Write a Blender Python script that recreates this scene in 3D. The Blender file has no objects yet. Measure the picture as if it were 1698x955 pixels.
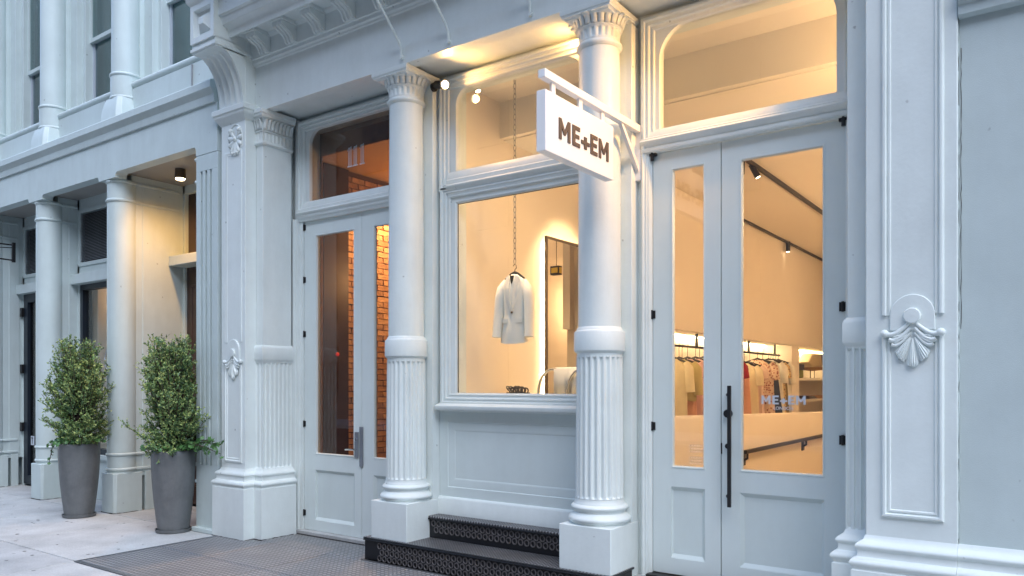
import bpy, bmesh, math, random
from math import sin, cos, pi, radians, sqrt, atan2
from mathutils import Vector, Matrix
random.seed(7)
S = bpy.context.scene
COL = S.collection

# ------------------------------------------------------------------ camera
cam_d = bpy.data.cameras.new("camera")
cam = bpy.data.objects.new("camera", cam_d)
COL.objects.link(cam)
cam.location = (0, 0, 1.6)
cam.rotation_euler = (radians(90), 0, radians(35.65))
cam_d.sensor_width = 36
cam_d.sensor_fit = 'HORIZONTAL'
cam_d.lens = 1284 / 1698 * 36
cam_d.shift_y = (636 - 477.5) / 1698
cam_d.clip_start = 0.05
cam_d.clip_end = 500
S.camera = cam

# ------------------------------------------------------------------ world, sun, exposure
SUN_EL, SUN_AZ = radians(54), radians(127)      # azimuth clockwise from +Y
w = bpy.data.worlds.new("World")
S.world = w
w.use_nodes = True
nt = w.node_tree
bg = nt.nodes['Background']
sky = nt.nodes.new('ShaderNodeTexSky')
sky.sky_type = 'NISHITA'
sky.sun_disc = False
sky.sun_elevation = SUN_EL
sky.sun_rotation = SUN_AZ
sky.air_density = 1.0
sky.dust_density = 0.3
sky.ozone_density = 0.0
nt.links.new(sky.outputs[0], bg.inputs[0])
bg.inputs[1].default_value = 0.14
sun_d = bpy.data.lights.new("sun", 'SUN')
sun_d.energy = 0.62
sun_d.angle = radians(50)
sun_d.color = (1.0, 0.96, 0.92)
sun = bpy.data.objects.new("sun", sun_d)
COL.objects.link(sun)
sdir = Vector((sin(SUN_AZ) * cos(SUN_EL), cos(SUN_AZ) * cos(SUN_EL), sin(SUN_EL)))
sun.rotation_euler = sdir.to_track_quat('Z', 'Y').to_euler()
S.view_settings.view_transform = 'Standard'
S.view_settings.look = 'None'
S.view_settings.exposure = 2.08
S.view_settings.gamma = 1
S.view_settings.use_curve_mapping = False
S.cycles.max_bounces = 8
S.cycles.transparent_max_bounces = 16
S.cycles.caustics_reflective = False
S.cycles.caustics_refractive = False
S.cycles.sample_clamp_indirect = 4.0
try:
    S.cycles.use_denoising = True
    S.cycles.denoiser = 'OPENIMAGEDENOISE'
except Exception:
    pass


# ------------------------------------------------------------------ materials
def mat(name, col, rough=0.5, metal=0.0, var=0.0, vscale=2.0, bump=0.0, bscale=40.0, spec=0.5, emit=None, estr=0.0, detail=6):
    m = bpy.data.materials.new(name)
    m.use_nodes = True
    n, l = m.node_tree.nodes, m.node_tree.links
    p = n['Principled BSDF']
    p.inputs['Base Color'].default_value = (*col, 1)
    p.inputs['Roughness'].default_value = rough
    p.inputs['Metallic'].default_value = metal
    p.inputs['Specular IOR Level'].default_value = spec
    tc = None
    if var or bump:
        tc = n.new('ShaderNodeTexCoord')
    if var:
        nz = n.new('ShaderNodeTexNoise')
        nz.inputs['Scale'].default_value = vscale
        nz.inputs['Detail'].default_value = detail
        nz.inputs['Roughness'].default_value = 0.65
        l.new(tc.outputs['Object'], nz.inputs['Vector'])
        rp = n.new('ShaderNodeValToRGB')
        rp.color_ramp.elements[0].position = 0.3
        rp.color_ramp.elements[1].position = 0.7
        rp.color_ramp.elements[0].color = (*[c * (1 - var) for c in col], 1)
        rp.color_ramp.elements[1].color = (*[min(1, c * (1 + var)) for c in col], 1)
        l.new(nz.outputs['Fac'], rp.inputs['Fac'])
        l.new(rp.outputs['Color'], p.inputs['Base Color'])
    if bump:
        nb = n.new('ShaderNodeTexNoise')
        nb.inputs['Scale'].default_value = bscale
        nb.inputs['Detail'].default_value = 4
        l.new(tc.outputs['Object'], nb.inputs['Vector'])
        bp = n.new('ShaderNodeBump')
        bp.inputs['Strength'].default_value = bump
        bp.inputs['Distance'].default_value = 0.01
        l.new(nb.outputs['Fac'], bp.inputs['Height'])
        l.new(bp.outputs['Normal'], p.inputs['Normal'])
    if emit:
        p.inputs['Emission Color'].default_value = (*emit, 1)
        p.inputs['Emission Strength'].default_value = estr
    return m


def add_wear(m, amount=.10, chips=.5, cs=9.0):
    """Old paint: faint vertical brush and wash streaks plus scattered small chips with their own shapes."""
    n, l = m.node_tree.nodes, m.node_tree.links
    p = n['Principled BSDF']
    src = p.inputs['Base Color'].links[0].from_socket
    tc = n.new('ShaderNodeTexCoord')
    mp = n.new('ShaderNodeMapping'); mp.inputs['Scale'].default_value = (5, 5, .8)
    l.new(tc.outputs['Object'], mp.inputs[0])
    nz = n.new('ShaderNodeTexNoise'); nz.inputs['Scale'].default_value = 1.6; nz.inputs['Detail'].default_value = 9; nz.inputs['Roughness'].default_value = .7
    l.new(mp.outputs[0], nz.inputs['Vector'])
    r1 = n.new('ShaderNodeValToRGB')
    r1.color_ramp.elements[0].position = .32; r1.color_ramp.elements[0].color = (1 - amount, 1 - amount * .95, 1 - amount * 1.05, 1)
    r1.color_ramp.elements[1].position = .62; r1.color_ramp.elements[1].color = (1, 1, 1, 1)
    l.new(nz.outputs['Fac'], r1.inputs[0])
    vo = n.new('ShaderNodeTexVoronoi'); vo.inputs['Scale'].default_value = cs
    l.new(tc.outputs['Object'], vo.inputs['Vector'])
    nn = n.new('ShaderNodeTexNoise'); nn.inputs['Scale'].default_value = 55; nn.inputs['Detail'].default_value = 4
    l.new(tc.outputs['Object'], nn.inputs['Vector'])
    ad = n.new('ShaderNodeMath'); ad.operation = 'MULTIPLY_ADD'; ad.inputs[1].default_value = .12
    l.new(nn.outputs['Fac'], ad.inputs[0]); l.new(vo.outputs['Distance'], ad.inputs[2])
    r2 = n.new('ShaderNodeValToRGB')
    r2.color_ramp.elements[0].position = .085; r2.color_ramp.elements[0].color = (1 - chips, 1 - chips, 1 - chips, 1)
    r2.color_ramp.elements[1].position = .115; r2.color_ramp.elements[1].color = (1, 1, 1, 1)
    l.new(ad.outputs[0], r2.inputs[0])
    a = n.new('ShaderNodeMix'); a.data_type = 'RGBA'; a.blend_type = 'MULTIPLY'; a.inputs['Factor'].default_value = 1
    l.new(src, a.inputs['A']); l.new(r1.outputs[0], a.inputs['B'])
    b = n.new('ShaderNodeMix'); b.data_type = 'RGBA'; b.blend_type = 'MULTIPLY'; b.inputs['Factor'].default_value = 1
    l.new(a.outputs['Result'], b.inputs['A']); l.new(r2.outputs[0], b.inputs['B'])
    l.new(b.outputs['Result'], p.inputs['Base Color'])


def glass_mat(name, tint=(0.96, 0.98, 0.97), base=0.05, rough=0.0):
    m = bpy.data.materials.new(name)
    m.use_nodes = True
    n, l = m.node_tree.nodes, m.node_tree.links
    n.remove(n['Principled BSDF'])
    out = n['Material Output']
    tr = n.new('ShaderNodeBsdfTransparent')
    tr.inputs[0].default_value = (*tint, 1)
    gl = n.new('ShaderNodeBsdfGlossy')
    gl.inputs['Roughness'].default_value = rough
    lw = n.new('ShaderNodeLayerWeight')
    lw.inputs[0].default_value = 0.5
    pw = n.new('ShaderNodeMath'); pw.operation = 'POWER'; pw.inputs[1].default_value = 5
    l.new(lw.outputs['Facing'], pw.inputs[0])
    mu = n.new('ShaderNodeMath'); mu.operation = 'MULTIPLY_ADD'
    mu.inputs[1].default_value = 0.9; mu.inputs[2].default_value = base
    l.new(pw.outputs[0], mu.inputs[0])
    mx = n.new('ShaderNodeMixShader')
    l.new(mu.outputs[0], mx.inputs[0])
    l.new(tr.outputs[0], mx.inputs[1])
    l.new(gl.outputs[0], mx.inputs[2])
    l.new(mx.outputs[0], out.inputs[0])
    return m


def spots_mat(name, base, spot, scale=30.0, thr=0.45, spot2=None):
    m = mat(name, base, 0.85)
    n, l = m.node_tree.nodes, m.node_tree.links
    p = n['Principled BSDF']
    tc = n.new('ShaderNodeTexCoord')
    vo = n.new('ShaderNodeTexVoronoi')
    vo.inputs['Scale'].default_value = scale
    l.new(tc.outputs['Object'], vo.inputs['Vector'])
    rp = n.new('ShaderNodeValToRGB')
    rp.color_ramp.interpolation = 'CONSTANT'
    rp.color_ramp.elements[0].color = (*spot, 1)
    rp.color_ramp.elements[1].position = thr
    rp.color_ramp.elements[1].color = (*base, 1)
    if spot2:
        e = rp.color_ramp.elements.new(thr * 0.6)
        e.color = (*spot2, 1)
    l.new(vo.outputs['Distance'], rp.inputs['Fac'])
    l.new(rp.outputs['Color'], p.inputs['Base Color'])
    return m


def tread_mat(name, col, scale, strength, col2, rough=0.5):
    """Steel with a small raised check pattern: relief and worn tops."""
    m = mat(name, col, rough, metal=0.35)
    n, l = m.node_tree.nodes, m.node_tree.links
    p = n['Principled BSDF']
    tc = n.new('ShaderNodeTexCoord')
    mp = n.new('ShaderNodeMapping')
    mp.inputs['Rotation'].default_value = (0, 0, radians(45))
    mp.inputs['Scale'].default_value = (scale, scale, scale)
    l.new(tc.outputs['Object'], mp.inputs[0])
    sx = n.new('ShaderNodeSeparateXYZ')
    l.new(mp.outputs[0], sx.inputs[0])
    def sn(sock):
        a = n.new('ShaderNodeMath'); a.operation = 'SINE'
        l.new(sock, a.inputs[0])
        return a
    a, b = sn(sx.outputs[0]), sn(sx.outputs[1])
    mu = n.new('ShaderNodeMath'); mu.operation = 'MULTIPLY'
    l.new(a.outputs[0], mu.inputs[0]); l.new(b.outputs[0], mu.inputs[1])
    rp = n.new('ShaderNodeValToRGB')
    rp.color_ramp.elements[0].position = 0.05
    rp.color_ramp.elements[1].position = 0.45
    l.new(mu.outputs[0], rp.inputs[0])
    nz = n.new('ShaderNodeTexNoise'); nz.inputs['Scale'].default_value = 3; nz.inputs['Detail'].default_value = 8
    l.new(tc.outputs['Object'], nz.inputs['Vector'])
    mn = n.new('ShaderNodeMath'); mn.operation = 'MULTIPLY'
    l.new(rp.outputs['Color'], mn.inputs[0]); l.new(nz.outputs['Fac'], mn.inputs[1])
    mx = n.new('ShaderNodeMix'); mx.data_type = 'RGBA'
    mx.inputs['A'].default_value = (*col, 1); mx.inputs['B'].default_value = (*col2, 1)
    l.new(mn.outputs[0], mx.inputs['Factor'])
    l.new(mx.outputs['Result'], p.inputs['Base Color'])
    bp = n.new('ShaderNodeBump'); bp.inputs['Strength'].default_value = strength; bp.inputs['Distance'].default_value = 0.004
    l.new(rp.outputs['Color'], bp.inputs['Height'])
    l.new(bp.outputs[0], p.inputs['Normal'])
    return m


def concrete_mat(name, col):
    m = mat(name, col, 0.8, var=0.20, vscale=1.9, bump=0.25, bscale=90, detail=10)
    n, l = m.node_tree.nodes, m.node_tree.links
    p = n['Principled BSDF']
    src = p.inputs['Base Color'].links[0].from_socket
    tc = n.new('ShaderNodeTexCoord')
    nz = n.new('ShaderNodeTexNoise'); nz.inputs['Scale'].default_value = 60; nz.inputs['Detail'].default_value = 3
    l.new(tc.outputs['Object'], nz.inputs['Vector'])
    vo = n.new('ShaderNodeTexVoronoi'); vo.inputs['Scale'].default_value = 3.0; vo.inputs['Randomness'].default_value = 1
    l.new(tc.outputs['Object'], vo.inputs['Vector'])
    rp = n.new('ShaderNodeValToRGB')
    rp.color_ramp.elements[0].position = 0.02; rp.color_ramp.elements[0].color = (0.45, 0.45, 0.45, 1)
    rp.color_ramp.elements[1].position = 0.07; rp.color_ramp.elements[1].color = (1, 1, 1, 1)
    l.new(vo.outputs['Distance'], rp.inputs[0])
    r2 = n.new('ShaderNodeValToRGB')
    r2.color_ramp.elements[0].position = 0.3; r2.color_ramp.elements[0].color = (0.86, 0.86, 0.86, 1)
    r2.color_ramp.elements[1].position = 0.7; r2.color_ramp.elements[1].color = (1.06, 1.06, 1.06, 1)
    l.new(nz.outputs['Fac'], r2.inputs[0])
    a = n.new('ShaderNodeMix'); a.data_type = 'RGBA'; a.blend_type = 'MULTIPLY'; a.inputs['Factor'].default_value = 0.8
    l.new(src, a.inputs['A']); l.new(rp.outputs[0], a.inputs['B'])
    b = n.new('ShaderNodeMix'); b.data_type = 'RGBA'; b.blend_type = 'MULTIPLY'; b.inputs['Factor'].default_value = 1
    l.new(a.outputs['Result'], b.inputs['A']); l.new(r2.outputs[0], b.inputs['B'])
    l.new(b.outputs['Result'], p.inputs['Base Color'])
    return m


M = {}
M['white'] = mat('white_paint', (0.715, 0.775, 0.76), 0.42, var=0.06, vscale=2.2, bump=0.10, bscale=42, detail=10)
M['door'] = mat('door_paint', (0.67, 0.745, 0.735), 0.38, var=0.03, vscale=2.0, bump=0.03, bscale=40)
M['panel'] = mat('panel_paint', (0.64, 0.72, 0.71), 0.45, var=0.035, vscale=2.0, bump=0.04, bscale=40)
M['iron'] = mat('cast_iron_paint', (0.55, 0.635, 0.63), 0.48, var=0.06, vscale=2.0, bump=0.07, bscale=50, detail=8)
M['stucco'] = mat('stucco', (0.51, 0.585, 0.58), 0.75, var=0.05, vscale=2.5, bump=0.16, bscale=230, detail=10)
M['concrete'] = concrete_mat('concrete', (0.455, 0.465, 0.455))
M['concrete2'] = concrete_mat('concrete_patch', (0.415, 0.425, 0.42))
M['joint'] = mat('joint', (0.08, 0.08, 0.08), 0.9)
M['plate'] = tread_mat('vault_plate_steel', (0.17, 0.172, 0.175), 92, .8, (0.55, 0.55, 0.545), 0.5)
M['tread'] = tread_mat('tread_steel', (0.035, 0.036, 0.038), 150, 1.0, (0.55, 0.55, 0.56), 0.45)
M['black'] = mat('black_iron', (0.012, 0.013, 0.016), 0.38, metal=0.2, bump=0.1, bscale=60)
M['ringm'] = mat('ring_iron', (0.14, 0.13, 0.13), 0.45, metal=0.4, var=0.4, vscale=14)
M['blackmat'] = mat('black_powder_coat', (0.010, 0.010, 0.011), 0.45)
M['steel'] = mat('brushed_steel', (0.30, 0.32, 0.35), 0.35, metal=0.85)
M['chrome'] = mat('chrome', (0.75, 0.74, 0.72), 0.12, metal=1)
M['glass'] = glass_mat('clear_glass', base=0.06)
M['glassdark'] = glass_mat('smoked_glass', (0.80, 0.78, 0.76), 0.06)
M['glassup'] = glass_mat('upper_glass', (0.60, 0.74, 0.74), 0.14)
M['shopwall'] = mat('shop_plaster', (0.80, 0.73, 0.65), 0.8, var=0.03, vscale=1.2, bump=0.06, bscale=30)
M['shopceil'] = mat('shop_ceiling', (0.86, 0.80, 0.72), 0.85)
M['shopfloor'] = mat('shop_floor', (0.55, 0.47, 0.38), 0.4, var=0.1)
M['wood'] = mat('lobby_wood', (0.20, 0.095, 0.05), 0.4, var=0.25, vscale=6)
M['darkwood'] = mat('dark_wood', (0.055, 0.032, 0.026), 0.35, var=0.3, vscale=5)
M['brick'] = mat('brick', (0.40, 0.225, 0.13), 0.85, var=0.3, vscale=5, bump=0.6, bscale=45)
M['brick2'] = mat('brick_pale', (0.50, 0.30, 0.17), 0.85, var=0.25, vscale=7, bump=0.6, bscale=45)
M['mortar'] = mat('mortar', (0.13, 0.07, 0.04), 0.95, bump=0.5, bscale=60)
M['lobbyceil'] = mat('lobby_ceiling', (0.46, 0.30, 0.18), 0.6, var=0.1)
M['pot'] = mat('planter_resin', (0.135, 0.142, 0.146), 0.45, var=0.24, vscale=4, bump=0.2, bscale=70, detail=10)
M['soil'] = mat('soil', (0.03, 0.022, 0.015), 0.95, bump=0.8, bscale=40)
M['bark'] = mat('bark', (0.07, 0.05, 0.035), 0.9)
M['letter'] = mat('sign_letter', (0.07, 0.05, 0.042), 0.6)
M['signw'] = mat('sign_white', (0.80, 0.79, 0.78), 0.45)
M['decal'] = mat('vinyl_decal', (0.60, 0.66, 0.74), 0.5)
M['mirror'] = mat('mirror_silver', (0.82, 0.80, 0.76), 0.02, metal=1)
M['bronze'] = mat('bronze_edge', (0.12, 0.09, 0.06), 0.4, metal=0.6)
M['ivory'] = mat('ivory_cloth', (0.88, 0.87, 0.83), 0.85, bump=0.15, bscale=120)
M['plinthw'] = mat('display_plinth', (0.80, 0.76, 0.70), 0.6)
M['asphalt'] = mat('asphalt', (0.05, 0.05, 0.052), 0.9, var=0.2, bump=0.4, bscale=120)
M['louver'] = mat('louver_metal', (0.30, 0.32, 0.34), 0.5, metal=0.3, var=0.2, vscale=8)
M['navy'] = mat('navy_frame', (0.012, 0.018, 0.028), 0.35)
M['sash'] = mat('sash_paint', (0.42, 0.47, 0.53), 0.4, var=0.05)
M['tealrefl'] = mat('reflection_teal', (0.20, 0.30, 0.31), 0.8)  # teal stands in for the sky reflected in the upper panes
M['navywall'] = mat('navy_wall', (0.035, 0.05, 0.075), 0.7)
M['opp'] = mat('opposite_brick', (0.20, 0.16, 0.14), 0.8, var=0.08)
add_wear(M['white'], .045, .40, 5.0)
add_wear(M['iron'], .06, .45, 5.0)
add_wear(M['stucco'], .03, .3, 4.0)
add_wear(M['door'], .025, .0, 3.0)
add_wear(M['panel'], .03, .0, 3.0)
add_wear(M['pot'], .22, .35, 7.0)
WARM = (1.0, 0.61, 0.31)
WARM_SOFT = (1.0, 0.64, 0.33)
AMBER = (1.0, 0.50, 0.15)
M['bulb'] = mat('lamp_bulb', (1, 0.9, 0.7), 0.4, emit=(1.0, 0.78, 0.48), estr=4)
M['globe'] = mat('globe_glass', (.9, .85, .75), .3, emit=(1.0, .74, .45), estr=1.2)
M['led'] = mat('led_strip', (1, 0.9, 0.75), 0.4, emit=(1.0, 0.74, 0.42), estr=13)
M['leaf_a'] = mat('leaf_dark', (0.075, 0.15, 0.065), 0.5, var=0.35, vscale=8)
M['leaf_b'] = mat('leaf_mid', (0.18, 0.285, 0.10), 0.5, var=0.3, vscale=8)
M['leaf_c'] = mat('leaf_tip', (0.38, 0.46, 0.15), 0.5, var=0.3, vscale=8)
M['ivy'] = mat('ivy_leaf', (0.07, 0.17, 0.05), 0.45, var=0.3, vscale=9)
for k in ('leaf_a', 'leaf_b', 'leaf_c', 'ivy'):
    M[k].node_tree.nodes['Principled BSDF'].inputs['Subsurface Weight'].default_value = 0.0


# ------------------------------------------------------------------ mesh builder
class MB:
    def __init__(self):
        self.v, self.f, self.mi, self.cur = [], [], [], 0

    def add(self, vs, fs):
        o = len(self.v)
        self.v += [tuple(p) for p in vs]
        for f in fs:
            self.f.append(tuple(i + o for i in f))
            self.mi.append(self.cur)
        return self

    def box(self, x0, x1, y0, y1, z0, z1):
        x0, x1 = min(x0, x1), max(x0, x1); y0, y1 = min(y0, y1), max(y0, y1); z0, z1 = min(z0, z1), max(z0, z1)
        vs = [(x0, y0, z0), (x1, y0, z0), (x1, y1, z0), (x0, y1, z0), (x0, y0, z1), (x1, y0, z1), (x1, y1, z1), (x0, y1, z1)]
        return self.add(vs, [(0, 3, 2, 1), (4, 5, 6, 7), (0, 1, 5, 4), (1, 2, 6, 5), (2, 3, 7, 6), (3, 0, 4, 7)])

    def prism(self, poly, axis, a, b):
        """poly: 2D points; axis x -> (y,z), y -> (x,z), z -> (x,y)."""
        n = len(poly)
        def p(q, t):
            return {'x': (t, q[0], q[1]), 'y': (q[0], t, q[1]), 'z': (q[0], q[1], t)}[axis]
        vs = [p(q, a) for q in poly] + [p(q, b) for q in poly]
        fs = [tuple(range(n)), tuple(range(2 * n - 1, n - 1, -1))]
        fs += [(i, (i + 1) % n, n + (i + 1) % n, n + i) for i in range(n)]
        return self.add(vs, fs)

    def grid(self, rows, closed=False):
        n = len(rows[0])
        vs = [p for r in rows for p in r]
        fs = []
        for i in range(len(rows) - 1):
            for j in range(n if closed else n - 1):
                k = (j + 1) % n
                fs.append((i * n + j, i * n + k, (i + 1) * n + k, (i + 1) * n + j))
        return self.add(vs, fs)

    def lathe(self, cx, cy, prof, n=48, mod=None, cap=True, a0=0.0):
        rows = []
        for r, z in prof:
            row = []
            for i in range(n):
                a = a0 + 2 * pi * i / n
                rr = mod(a, z, r) if mod else r
                row.append((cx + rr * cos(a), cy + rr * sin(a), z))
            rows.append(row)
        o = len(self.v)
        self.grid(rows, True)
        if cap:
            m = len(rows)
            self.f.append(tuple(o + i for i in reversed(range(n)))); self.mi.append(self.cur)
            self.f.append(tuple(o + (m - 1) * n + i for i in range(n))); self.mi.append(self.cur)
        return self

    def tube(self, pts, r, n=8, cap=True):
        pts = [Vector(p) for p in pts]
        rs = r if isinstance(r, (list, tuple)) else [r] * len(pts)
        rows = []
        up = None
        for i, p in enumerate(pts):
            d = (pts[min(i + 1, len(pts) - 1)] - pts[max(i - 1, 0)])
            d.normalize()
            if up is None:
                up = Vector((0, 0, 1)) if abs(d.z) < 0.9 else Vector((1, 0, 0))
            a = d.cross(up)
            if a.length < 1e-6:
                a = d.cross(Vector((0, 1, 0)))
            a.normalize()
            up = a.cross(d); up.normalize()
            rows.append([tuple(p + (a * cos(2 * pi * k / n) + up * sin(2 * pi * k / n)) * rs[i]) for k in range(n)])
        o = len(self.v)
        self.grid(rows, True)
        if cap:
            self.f.append(tuple(o + i for i in reversed(range(n)))); self.mi.append(self.cur)
            self.f.append(tuple(o + (len(rows) - 1) * n + i for i in range(n))); self.mi.append(self.cur)
        return self

    def ball(self, c, r, n=10, m=6, sc=(1, 1, 1)):
        rows = []
        for i in range(m + 1):
            t = pi * (0.001 + 0.998 * i / m)
            rows.append([(c[0] + r * sc[0] * sin(t) * cos(2 * pi * k / n), c[1] + r * sc[1] * sin(t) * sin(2 * pi * k / n), c[2] + r * sc[2] * cos(t)) for k in range(n)])
        return self.grid(rows, True)

    def run(self, path, prof, closed=False):
        """Horizontal moulding: sweep prof [(out, z)] along a plan path with mitred corners; out = to the right of travel."""
        n = len(path)
        P = [Vector((p[0], p[1])) for p in path]
        offs = []
        for i in range(n):
            def nrm(a, b):
                d = (b - a).normalized()
                return Vector((d.y, -d.x))
            if closed:
                n1, n2 = nrm(P[i - 1], P[i]), nrm(P[i], P[(i + 1) % n])
            else:
                n1 = nrm(P[i - 1], P[i]) if i > 0 else nrm(P[i], P[i + 1])
                n2 = nrm(P[i], P[i + 1]) if i < n - 1 else n1
            b = (n1 + n2)
            if b.length < 1e-6:
                b = n1
            b.normalize()
            offs.append(b / max(0.2, b.dot(n1)))
        rows = [[(P[i].x + offs[i].x * o, P[i].y + offs[i].y * o, z) for i in range(n)] for o, z in prof]
        base = len(self.v)
        self.grid(rows, closed)
        m = len(prof)
        if closed:
            self.f.append(tuple(base + i for i in range(n))); self.mi.append(self.cur)
            self.f.append(tuple(base + (m - 1) * n + i for i in range(n))); self.mi.append(self.cur)
        else:
            self.f.append(tuple(base + k * n for k in range(m))); self.mi.append(self.cur)
            self.f.append(tuple(base + k * n + n - 1 for k in range(m))); self.mi.append(self.cur)
        return self

    def frame(self, x0, x1, z0, z1, prof, closed=True, sides='all'):
        """Picture-frame moulding on a plane of constant y: prof [(inset, y)]; mitred corners."""
        rows = []
        for d, y in prof:
            rows.append([(x0 + d, y, z0 + d), (x1 - d, y, z0 + d), (x1 - d, y, z1 - d), (x0 + d, y, z1 - d)])
        return self.grid(rows, True)

    def arch_plate(self, outer, inner, r, y, depth, na=10):
        """Flat plate with a hole whose two top corners are rounded, plus the reveal of that hole."""
        X0, X1, Z0, Z1 = outer
        x0, x1, z0, z1 = inner
        O, I = [], []
        O += [(X0, Z0), (X1, Z0)]
        I += [(x0, z0), (x1, z0)]
        for k in range(na + 1):
            a = k / na
            I.append((x1 - r + r * cos(a * pi / 2), z1 - r + r * sin(a * pi / 2)))
            O.append((X1, z1 - r + (Z1 - z1 + r) * min(1, 2 * a)) if a < 0.5 else (X1 - (X1 - x1 + r) * (2 * a - 1), Z1))
        for k in range(na + 1):
            a = k / na
            I.append((x0 + r - r * sin(a * pi / 2), z1 - r + r * cos(a * pi / 2)))
            O.append((x0 + r - (x0 + r - X0) * min(1, 2 * a), Z1) if a < 0.5 else (X0, Z1 - (Z1 - z1 + r) * (2 * a - 1)))
        self.grid([[(p[0], y, p[1]) for p in O], [(p[0], y, p[1]) for p in I], [(p[0], y + depth, p[1]) for p in I]], True)
        return I

    def flutes(self, p0, p1, z0, z1, n, depth, fillet=0.3, seg=6):
        """Vertical flutes cut in a flat face from p0 to p1 (plan); right of travel is outward."""
        a, b = Vector(p0), Vector(p1)
        d = b - a
        L = d.length
        d.normalize()
        nr = Vector((d.y, -d.x))
        w = L / n
        pts = []
        for i in range(n):
            s = i * w
            f = w * fillet / 2
            pts.append((s, 0))
            for k in range(seg + 1):
                t = pi * k / seg
                pts.append((s + f + (w - 2 * f) * (1 - cos(t)) / 2, -depth * sin(t)))
        pts.append((L, 0))
        q = [a + d * s + nr * o for s, o in pts]
        zs = [z0, z1]
        rows = []
        e = min(0.03, w * 0.7)
        for kk in range(4):                       # rounded ends
            t = kk / 3
            rows.append((z0 + e * (1 - cos(t * pi / 2)), sin(t * pi / 2)))
        rows += [(z1 - e * (1 - cos((1 - k / 3) * pi / 2)), sin((1 - k / 3) * pi / 2)) for k in range(4)]
        R = []
        for z, m in rows:
            R.append([((a + d * s + nr * (o * m)).x, (a + d * s + nr * (o * m)).y, z) for s, o in pts])
        self.grid(R)
        return self


def V2(p):
    return Vector((p[0], p[1]))


def obj(name, b, m, parent=None, smooth=35, bevel=0.0, label=None, kind=None, origin=None, seg=2, recalc=True):
    me = bpy.data.meshes.new(name)
    org = origin
    if org is None:
        org = tuple(parent['_o']) if parent is not None else (0, 0, 0)
    me.from_pydata([(p[0] - org[0], p[1] - org[1], p[2] - org[2]) for p in b.v], [], b.f)
    mats = m if isinstance(m, (list, tuple)) else [m]
    for x in mats:
        me.materials.append(x)
    if len(mats) > 1:
        me.polygons.foreach_set('material_index', b.mi)
    if recalc:
        bm = bmesh.new(); bm.from_mesh(me)
        bmesh.ops.recalc_face_normals(bm, faces=bm.faces)
        bm.to_mesh(me); bm.free()
    if smooth:
        me.polygons.foreach_set('use_smooth', [True] * len(me.polygons))
        me.set_sharp_from_angle(angle=radians(smooth))
    me.update()
    o = bpy.data.objects.new(name, me)
    COL.objects.link(o)
    if parent is not None:
        o.parent = parent
        po = tuple(parent['_o'])
        o.location = (org[0] - po[0], org[1] - po[1], org[2] - po[2])
    else:
        o.location = org
    o['_o'] = [float(x) for x in org]
    if bevel:
        md = o.modifiers.new('bevel', 'BEVEL')
        md.width = bevel; md.segments = seg; md.limit_method = 'ANGLE'; md.angle_limit = radians(40)
    if label:
        o['label'] = label
    if kind:
        o['kind'] = kind
    return o


def tag(o, label, cat, group=None):
    o['label'] = label; o['category'] = cat
    if group:
        o['group'] = group
    return o


def thing(name, label, cat, loc=(0, 0, 0), group=None):
    o = bpy.data.objects.new(name, None)
    COL.objects.link(o)
    o.location = loc
    o.empty_display_size = 0.1
    o['_o'] = [float(x) for x in loc]
    return tag(o, label, cat, group)


def inst(src, name, loc, parent=None, rot=None, scale=None):
    o = src.copy()
    o.name = name
    COL.objects.link(o)
    if parent is not None:
        o.parent = parent
    o.location = loc
    if rot:
        o.rotation_euler = rot
    if scale:
        o.scale = scale
    return o


LAMP = 0.31


def lamp(name, kind, loc, target, energy, col=WARM, size=0.1, spot=60, blend=0.6, parent=None):
    d = bpy.data.lights.new(name, kind)
    d.energy = energy * LAMP
    d.color = col
    if kind == 'AREA':
        d.size = size
    else:
        d.shadow_soft_size = size
    if kind == 'SPOT':
        d.spot_size = radians(spot); d.spot_blend = blend
    o = bpy.data.objects.new(name, d)
    COL.objects.link(o)
    v = Vector(loc) - Vector(target)
    o.rotation_euler = v.to_track_quat('Z', 'Y').to_euler()
    o.location = loc
    if parent is not None:
        o.parent = parent
        po = parent['_o']
        o.location = (loc[0] - po[0], loc[1] - po[1], loc[2] - po[2])
    return o


def arc(n, a0, a1):
    return [a0 + (a1 - a0) * k / n for k in range(n + 1)]


# ================================================================== GROUND
walk = obj('sidewalk', MB().box(-40, 12, 0.35, 4.93, -0.3, -0.012).box(-40, -7.4, 4.93, 5.9, -0.3, -0.012).box(-0.4, 12, 4.93, 5.2, -0.3, -0.012).box(-7.4, -0.4, 4.93, 5.9, -0.3, -0.012), M['joint'], kind='structure', smooth=0)
walk['label'] = 'pale concrete sidewalk in front of the shopfronts'
random.seed(3)


def slab(x0, x1, y0, y1, m=None):
    g = 0.006
    b = MB().box(x0 + g, x1 - g, y0 + g, y1 - g, -0.06, random.uniform(-0.0015, 0.0015))
    return obj('paving_slab', b, m or random.choice([M['concrete'], M['concrete'], M['concrete2']]), walk, smooth=0, bevel=0.005, seg=1)


xs = [-7.25 - 1.52 * k for k in range(14)]
ys = [0.36, 1.9, 3.385, 4.86]
for i in range(len(xs) - 1):
    for j in range(3):
        if j == 2 and i == 0:
            slab(xs[1], xs[0], 3.385, 4.86, M['concrete'])
        else:
            slab(xs[i + 1], xs[i], ys[j], ys[j + 1])
for i in range(13):
    slab(xs[i + 1], xs[i], 4.86, 5.79, M['concrete2'])
for x0, x1 in ((-7.25, -5.7), (-5.7, -4.15), (-4.15, -2.6), (-2.6, -1.1), (-1.1, 0.45), (0.45, 2.0), (2.0, 4)):
    slab(x0, x1, 0.36, 1.9); slab(x0, x1, 1.9, 3.36)
for x0, x1 in ((-2.66, -1.1), (-1.1, 0.45), (0.45, 2.0), (2.0, 4)):
    slab(x0, x1, 3.36, 4.88)
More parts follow.
